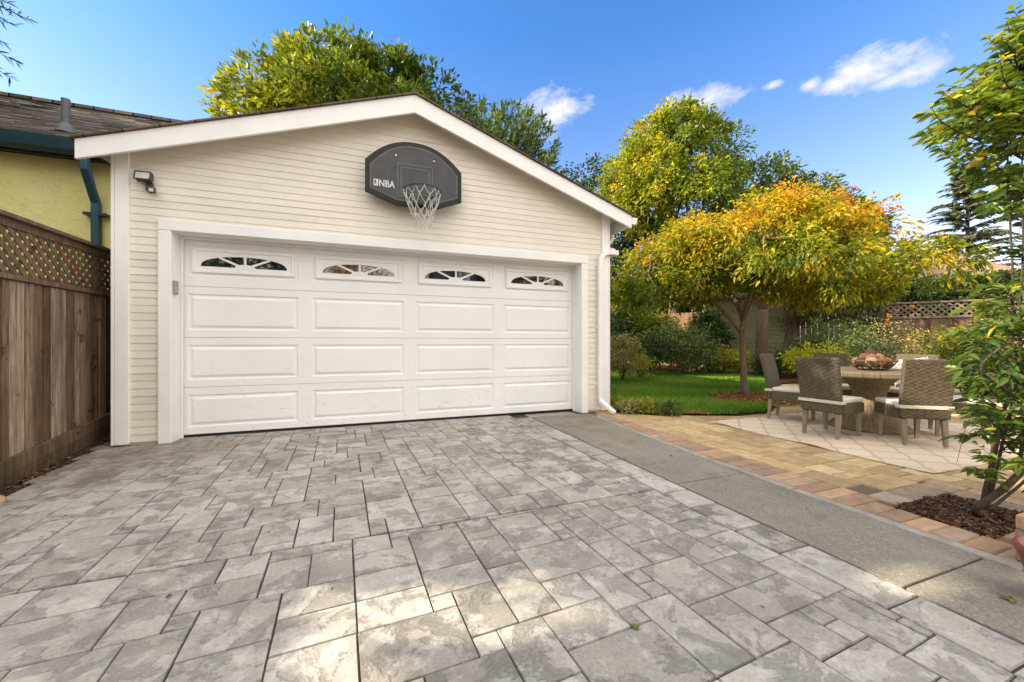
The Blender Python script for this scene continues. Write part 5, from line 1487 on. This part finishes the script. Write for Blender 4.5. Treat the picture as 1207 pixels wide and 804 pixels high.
sh(1165, 9.6, 46, 376, BROAD, 'broad green shrub right of the table behind the mulched stems', 110, 30, .26, .09, .045, group='shrubs along the lattice fence')
sh(1240, 8.6, 54, 350, LIME, 'tall shrub at the far right behind the stone ledge', 90, 30, .26, .09, .045, group='shrubs along the lattice fence')
sh(1140, 8.2, 24, 418, DARKG, 'dark blue green shrub low behind the right hand chairs', 50, 28, .2, .085, .04)
# hedge over the fence top
hp0 = P1 + (P0-P1).normalized()*4 ; E = []
for i in range(14):
    q = P0 + (P2-P0)*(i/13.) + fw*1.3; E.append((q.x,q.y,2.5,.75,.6,.62))
shrub('hedge', tuple(P0+fw*1.3), 'dark clipped hedge rising above the lattice fence', E, DARKG, 760, 36, .34, .13, .08, cat='hedge', stems=14)
# vine hanging over the fence boards left of the lattice
E = []
for i in range(7):
    q = P0 + (P1-P0)*(i/7.) - fw*.25; E.append((q.x,q.y,2.05,.35,.22,.42))
shrub('climbing_plant', tuple(P0-fw*.25), 'dark climbing plant draped over the fence top beside the shed', E, DARKG, 90, 30, .26, .075, .04, cat='climbing plant', stems=8)
# orange flowers on the lattice
M_FLW = paint('orange petals', (.85,.36,.03), .6, .2, 20)
for i, (px, py) in enumerate(((1076,362),(1048,372),(1046,378))):
    c = Vector(at(px, 11.6, py=py)); mb = MB()
    F_ = thing('flower', c, ('single orange bloom high on the lattice top', 'upper orange bloom at the left end of the lattice', 'lower orange bloom at the left end of the lattice')[i], 'flower', 'orange blooms on the lattice fence')
    for k in range(14):
        a = k*2.4; el = -1.2+.19*k; d = Vector((math.cos(a)*math.cos(el), math.sin(a)*math.cos(el), math.sin(el)*.6)); s_ = d.cross(Vector((0,0,1))).normalized()
        mb.poly([c, c+d*.07+s_*.035, c+d*.11, c+d*.07-s_*.035])
    mb.build('petals', M_FLW, F_); mb = MB(); mb.col = (.08,.10,.03,1); mb.tube([c-Vector((0,0,.25))+fw*.2, c-Vector((0,0,.1))+fw*.08, c], .004, 5); mb.build('stem', M_BARKT, F_)
# --- low plants by the downspout
for i, (x, y, s, m, lab) in enumerate(((3.78,5.02,.16,PALE,'small pale leaved plant nearest the downspout foot'),(4.02,4.95,.17,LIME,'bright green tuft in the bark beside the downspout'),(4.28,4.66,.14,GREYG,'low grey green plant at the front corner of the lawn'),(3.85,5.35,.18,LIME,'leafy plant tight against the right wall of the garage'),(4.15,5.15,.15,PALE,'pale plant at the edge of the grass behind the bark'))):
    shrub('low_plant', (x,y,.01), lab, [(x,y,.09,s,s,.10)], m, 20, 22, .07, .055, .026, cat='plant', group='low plants by the downspout', stems=4, updir=.4)
# ------------------------------------------------------------------ multi-stemmed shrub in the paved square
NEAR = leafmat('shrub leaves', [(0,(.035,.08,.014)),(.45,(.09,.155,.018)),(.8,(.25,.29,.025)),(.93,(.42,.34,.035)),(1,(.45,.18,.03))], .40, .38, .45)
sb = Vector((3.74, 1.30, -.01))
NS = thing('tall_shrub', sb, 'tall multi stemmed shrub growing from the mulched square at the right edge', 'shrub')
mb = trunk_mb((.09,.066,.048))
def pt(px, py, d): return Vector(at(px, d, py=py))
stems = []
def stem(pts, r0, r1=.25):
    n = len(pts); P = []
    for i in range(n-1):
        for q in range(4): 
            u = q/4; p0 = pts[max(i-1,0)]; p1 = pts[i]; p2 = pts[i+1]; p3 = pts[min(i+2,n-1)]
            P.append(.5*((2*p1)+(p2-p0)*u+(2*p0-p1*5+p2*4-p3)*u*u+(p1*3-p0-p2*3+p3)*u**3))
    P.append(pts[-1]); m = len(P)
    mb.tube(P, [r0*(1-(1-r1)*i/(m-1)) for i in range(m)], 9); stems.append(P); return P
S = []
S.append(stem([sb, pt(1163,585,2.5), pt(1172,540,2.5), pt(1186,470,2.5), pt(1192,400,2.48), pt(1194,330,2.45), pt(1190,250,2.42), pt(1188,150,2.4), pt(1200,70,2.4)], .011))
S.append(stem([sb, pt(1150,600,2.42), pt(1190,570,2.35), pt(1230,520,2.25), pt(1265,430,2.2), pt(1280,300,2.2), pt(1270,150,2.2)], .024))
S.append(stem([sb, pt(1158,590,2.55), pt(1168,545,2.6), pt(1176,500,2.65), pt(1215,420,2.7), pt(1240,300,2.7), pt(1240,160,2.7), pt(1235,40,2.6)], .011))
S.append(stem([sb, pt(1180,590,2.6), pt(1215,560,2.65), pt(1270,500,2.7), pt(1320,380,2.7), pt(1330,200,2.7)], .011))
S.append(stem([sb, pt(1170,575,2.48), pt(1182,520,2.4), pt(1200,440,2.35), pt(1203,360,2.3), pt(1206,280,2.3), pt(1204,200,2.25), pt(1215,100,2.25)], .010))
S.append(stem([S[1][9], pt(1205,480,2.25), pt(1160,442,2.2), pt(1166,420,2.15), pt(1207,395,2.1)], .010, .4))
S.append(stem([S[0][10], pt(1178,490,2.4), pt(1160,470,2.35), pt(1140,500,2.3), pt(1128,545,2.28)], .0035))
S.append(stem([S[4][14], pt(1185,330,2.2), pt(1165,345,2.15), pt(1130,352,2.1)], .007))
# twigs with alternate leaves: tips placed where the crown reaches in the picture's depth range
Pl, Al, Ll, Tl = [], [], [], []
outline = [(1207,8),(1180,40),(1150,62),(1120,98),(1085,130),(1079,160),(1105,185),(1100,225),(1118,250),(1150,258),(1160,300),(1118,318),(1150,352)]
def twig(p0, p1, nl, ll, r0=.004, tl=None):
    q = bend(p0, p1, .06, .05, 6); mb.tube(q, [r0*(1-.7*s/6) for s in range(7)], 5)
    for k in range(nl):
        u = .25+.75*(k+.5)/nl; i = min(int(u*6), 5); p = q[i]+(q[i+1]-q[i])*(u*6-i); d = (q[i+1]-q[i]).normalized()
        sd = d.cross(Vector((0,0,1))); sd = sd.normalized() if sd.length > .05 else Vector((1,0,0))
        w_ = 1 if k % 2 else -1
        ax = (d*.55 + sd*w_*.75 + Vector((rng.normal()*.25, rng.normal()*.25, rng.normal()*.25-.05))).normalized()
        Pl.append(tuple(p)); Al.append(tuple(ax)); Ll.append(ll*rng.uniform(.6,1.15)); Tl.append(np.clip((tl if tl is not None else .45)+rng.normal()*.2,0,1))
    Pl.append(tuple(q[6])); Al.append(tuple((q[6]-q[5]).normalized())); Ll.append(ll); Tl.append(np.clip((tl or .45)+rng.normal()*.2,0,1))
allp = [p for st in S[:5] for p in st]
def zone(n, fx, fy, dd, nl, ll, tl=None, reach=.45):
    """n twigs whose tips fill one part of the crown"""
    for _ in range(n):
        x = fx(); y = fy(x); tip = pt(x, y, rng.uniform(*dd))
        cand = min(allp, key=lambda p: (p-tip).length*(1+.3*rng.random()))
        st = tip + (cand-tip).normalized()*min((cand-tip).length, reach*rng.uniform(.7,1.2)) - Vector((0,0,.06))
        if (cand-tip).length > reach*.8 and rng.random() < .35: mb.tube(bend(cand, st, .04, .06, 4), [.007*(1-.5*s/4) for s in range(5)], 5)
        twig(st, tip, nl, ll, tl=tl)
U_ = rng.uniform
xtop = lambda y: np.interp(y, [5,30,60,95,130,160,185,205,225,250], [1200,1180,1150,1118,1083,1078,1100,1132,1150,1160])
# upper crown
def zy(x0, y0, y1):
    pass
for _ in range(540):
    y = U_(5, 250) if rng.random() < .8 else U_(30, 170); xl = float(xtop(y)); x = xl + (1420-xl)*rng.random()**1.05
    tip = pt(x, y, U_(2.0, 2.95))
    cand = min(allp, key=lambda p: (p-tip).length); st = tip + (cand-tip).normalized()*min((cand-tip).length, .42*U_(.7,1.2)) - Vector((0,0,.07))
    if rng.random() < .45: mb.tube(bend(cand, st, .04, .06, 4), [.008*(1-.5*s/4) for s in range(5)], 5)
    twig(st, tip, 13, .072, tl=.54 if y < 190 else .34)
zone(60, lambda: U_(1172,1400), lambda x: U_(245,340), (2.1,2.9), 12, .070, .30)
zone(20, lambda: U_(1120,1260), lambda x: U_(335,385), (2.0,2.7), 10, .075, .4)
zone(190, lambda: U_(1128,1420), lambda x: U_(380,520), (2.1,2.9), 12, .070, .24)
zone(10, lambda: U_(1120,1180), lambda x: U_(415,470), (2.2,2.6), 9, .07, .3)
zone(34, lambda: U_(1120,1260), lambda x: U_(480,560), (2.1,2.6), 9, .075, .5)
n = len(Pl); Ll = np.array(Ll)
V, F, T = leaf_arrays(np.array(Pl), np.array(Al), Ll, Ll*rng.uniform(.34,.46,n), np.stack([np.array(Tl), rng.random(n), rng.random(n), np.ones(n)], 1), .3, .22)
np_mesh('foliage', V, F, NEAR, NS, T); mb.build('stems', M_BARKT, NS, smooth=True)
# ------------------------------------------------------------------ fallen leaves on the paving
LG = leafmat('fallen leaf', [(0,(.10,.17,.02)),(.5,(.22,.14,.05)),(1,(.08,.045,.025))], .1, .6)
def fallen(x, y, L_, tcol, a, lab, grp=None):
    V, F, T = leaf_arrays(np.array([(x,y,.008)]), np.array([(math.cos(a),math.sin(a),.08)]), np.array([L_]), np.array([L_*.42]), np.array([(tcol,.6,.5,1)]), .0, .25, up=np.array([[.1,.1,1.]]))
    V2, F2, T2 = leaf_arrays(np.array([(x+L_*.2,y+.01,.010)]), np.array([(math.cos(a+.9),math.sin(a+.9),.1)]), np.array([L_*.8]), np.array([L_*.33]), np.array([(tcol,.7,.5,1)]), .0, .3, up=np.array([[.1,-.1,1.]]))
    o = np_mesh('fallen_leaf', np.concatenate([V,V2]) if tcol < .2 else V, np.concatenate([F,F2+6]) if tcol < .2 else F, LG, tint=np.concatenate([T,T2]) if tcol < .2 else T)
    md = o.modifiers.new('thick', 'SOLIDIFY'); md.thickness = .0012
    tag(o, lab, 'fallen leaf', grp)
fallen(.97, 1.22, .04, .05, 2.2, 'fresh green leaf lying on the grey stamped concrete')
fallen(2.52, .80, .055, .12, .4, 'dark green leaf on the concrete strip beside the red pot')
r = random.Random(31)
for i in range(14):
    x, y = r.uniform(4.6,8.4), r.uniform(4.9,8.6)
    if not inpoly(np.array([x]), np.array([y]), LAWN)[0]: continue
    fallen(x, y, r.uniform(.05,.08), r.choice([.35,.45,.55]), r.uniform(0,6.28), 'yellow brown leaf fallen on the lawn grass', 'fallen leaves on the lawn'); bpy.context.scene.objects[-1].location.z = .05
for i in range(16):
    x, y = r.choice([(r.uniform(-1.5,2.1), r.uniform(1.3,5.0)), (r.uniform(2.3,3.0), r.uniform(1.1,4.8)), (r.uniform(3.5,5.4), r.uniform(1.8,4.2))])
    lo = 'on the stamped driveway' if x < 2.235 else 'on the concrete strip' if x < 3.1 else 'on the tan pavers'
    fallen(x, y, r.uniform(.018,.035), r.choice([.5,.8,1.0]), r.uniform(0,6.28), 'tiny curled brown leaf lying '+lo, 'tiny brown leaves lying '+lo)
# ------------------------------------------------------------------ trees left of the driveway, unseen crowns shaped to shade it; one branch reaches into view
def shade_tree(loc, ells, label, n, per):
    T_ = thing('cedar_tree', loc, label, 'tree')
    V, F, T, C = clumped_leaves(ells, n, per, .62, .36, .20, shell=.35, droop=.3)
    P = V.reshape(-1, 6, 3).mean(1)                # openings cut in the foliage along the sun's rays to place the sun patches
    yy = P[:,1] + .2364*(P[:,0]+8); zz = P[:,2] + .57*(P[:,0]+8)
    keep = np.ones(len(P), bool)
    for (y0, y1, z0, z1) in ((3.08,3.72,4.36,4.62),(3.32,3.80,4.66,5.02),(3.36,3.62,5.72,6.02)):
        keep &= ~((yy > y0-.03) & (yy < y1+.03) & (zz > z0-.03) & (zz < z1+.03))
    V = V.reshape(-1, 6, 3)[keep].reshape(-1, 3); T = T.reshape(-1, 6, 4)[keep].reshape(-1, 4); F = F[:2*int(keep.sum())]
    m_ = int(keep.sum()); b_ = np.arange(m_)[:, None]*6
    F = np.concatenate([b_ + np.array([[0, 1, 2, 3]]), b_ + np.array([[0, 3, 4, 5]])], 1).reshape(-1, 4)
    np_mesh('crown', V, F, DARKG, T_, T)
    mb = trunk_mb((.12,.08,.055)); b = Vector(loc); top = Vector(np.array(ells)[:,:3].mean(0)); mb.tube(bend(b, top, 0, .02), [.32-.03*i for i in range(7)], 12)
    for i in rng.choice(len(C), 30, replace=False): mb.tube(bend(b+(top-b)*rng.uniform(.4,1), C[i], .05, .06), [.06*(1-.8*s/6) for s in range(7)], 6)
    return T_, mb
ells = [(-8,5.6,3.6,2.4,2.0,1.6),(-8.2,6.1,5.6,2.7,2.0,1.7),(-8.0,6.2,6.3,2.2,1.8,1.0),(-8,7.0,5.5,2.3,1.6,2.2),(-7.6,5.5,3.0,1.8,1.3,1.3),(-8,4.25,6.0,1.5,.7,.6)]
CT1, mb = shade_tree((-8,5.5,-.2), ells, 'tall cedar left of the fence whose feathery branch tips show in the top left corner', 760, 46)
Ps, As, Ls = [], [], []
root = Vector((-7.0,5.9,5.5))
for (px, py) in ((32,22),(18,30),(10,4),(22,74),(13,92),(4,50),(-20,10),(-20,80)):
    tip = Vector(at(px, 5.6, py=py)); q = bend(root, tip, .05, .03, 10); mb.tube(q, [.03*(1-.9*s/10) for s in range(11)], 5)
    for s in range(5, 10):
        for _ in range(26):
            p = q[s]+(q[s+1]-q[s])*rng.random(); dr = (q[10]-q[7]).normalized()
            Ps.append(tuple(p)); As.append(tuple((dr+Vector(rng.normal(size=3)*.55)).normalized())); Ls.append(rng.uniform(.05,.14))
n = len(Ps); Ls = np.array(Ls)
V, F, T = leaf_arrays(np.array(Ps), np.array(As), Ls, Ls*.14, np.stack([rng.random(n)*.8, rng.random(n), rng.random(n), np.ones(n)], 1), .15)
np_mesh('branch_tips', V, F, CEDAR, CT1, T); mb.build('trunk', M_BARKT, CT1, smooth=True)
ells = [(-8,.9,2.8,2.0,2.2,1.4),(-8.2,.6,4.6,2.2,2.4,1.6),(-8,.4,6.2,1.7,2.0,1.2),(-8,.95,4.8,1.8,1.25,1.6),(-8,1.2,6.6,1.8,1.2,1.4),(-7.8,1.2,3.0,1.6,1.2,1.2),(-8,3.4,2.95,1.3,.8,.85),(-8,3.1,5.6,1.3,.6,.45)]  # unseen second crown, placed to shade the near driveway
CT2, mb = shade_tree((-8,.6,-.2), ells, 'unseen dense tree beyond the fence left of the camera, added to shade the front of the driveway', 860, 46)
mb.build('trunk', M_BARKT, CT2, smooth=True)
# ------------------------------------------------------------------ the house behind the camera (lit by the sun, mirrored in the door glass)
MH = thing('main_house', (8,-6,0), 'pale two storey house facing the garage from behind the camera', 'house')
M_HW = paint('pale house siding', (.74,.68,.58), .6, .06, 1, .1, 40)
mb = MB(); mb.box(2.0,-14,-.2,16,-6,5.6); mb.build('wall', M_HW, MH)
mb = MB(); mb.prism([(1.5,-14.6,5.6),(1.5,-5.4,5.6),(1.5,-10,8.0)], (15,0,0)); mb.build('roof', M_SHINGLE, MH)
mb = MB(); mb.hexa([(6.0,-6,-.2),(9,-3,-.2),(12,-6,-.2),(9,-9,-.2),(6.0,-6,5.5),(9,-3,5.5),(12,-6,5.5),(9,-9,5.5)]); mb.build('reflector_wing', M_HW, MH)  # unseen corner block added, turned sunward to brighten a door pane's reflection
for x in (2.5,4.3,12.6,14.2):
    for z in (.9, 3.5):
        mb = MB(); mb.box(x,-6.0+.001,z,x+1.3,-5.95,z+1.4); w_ = mb.build('window', M_GLASS, MH)
        mb = MB(); mb.box(x-.1,-6+.002,z-.1,x-.001,-5.92,z+1.5); mb.box(x+1.301,-6+.002,z-.1,x+1.4,-5.92,z+1.5); mb.box(x,-6+.002,z+1.401,x+1.3,-5.92,z+1.5); mb.box(x,-6+.002,z-.1,x+1.3,-5.90,z-.001); mb.build('frame', M_TRIM, w_)
ells = [(-1,-8,3.2,1.8,1.6,1.5),(.3,-8.3,4.3,1.5,1.4,1.3),(-2,-8.5,2.3,1.6,1.4,1.2)]
tree('evergreen_tree', (-4.6,-7.6,-.2), 'dark evergreen tree behind the camera mirrored in the leftmost door window', 'tree', [(-4.6,-7.6,4.0,2.2,1.6,2.0),(-4.0,-7.8,6.0,1.4,1.3,1.2)], DARKG, 220, 34, .5, .22, .11, tr=.18)
tree('autumn_tree', (-.6,-8.2,-.2), 'orange tree behind the camera mirrored in the garage door windows', 'tree', ells, AUTUMN, 150, 34, .5, .2, .08, tr=.16, tintf=lambda P,t0,n: np.clip(t0*.6+.38,0,1))
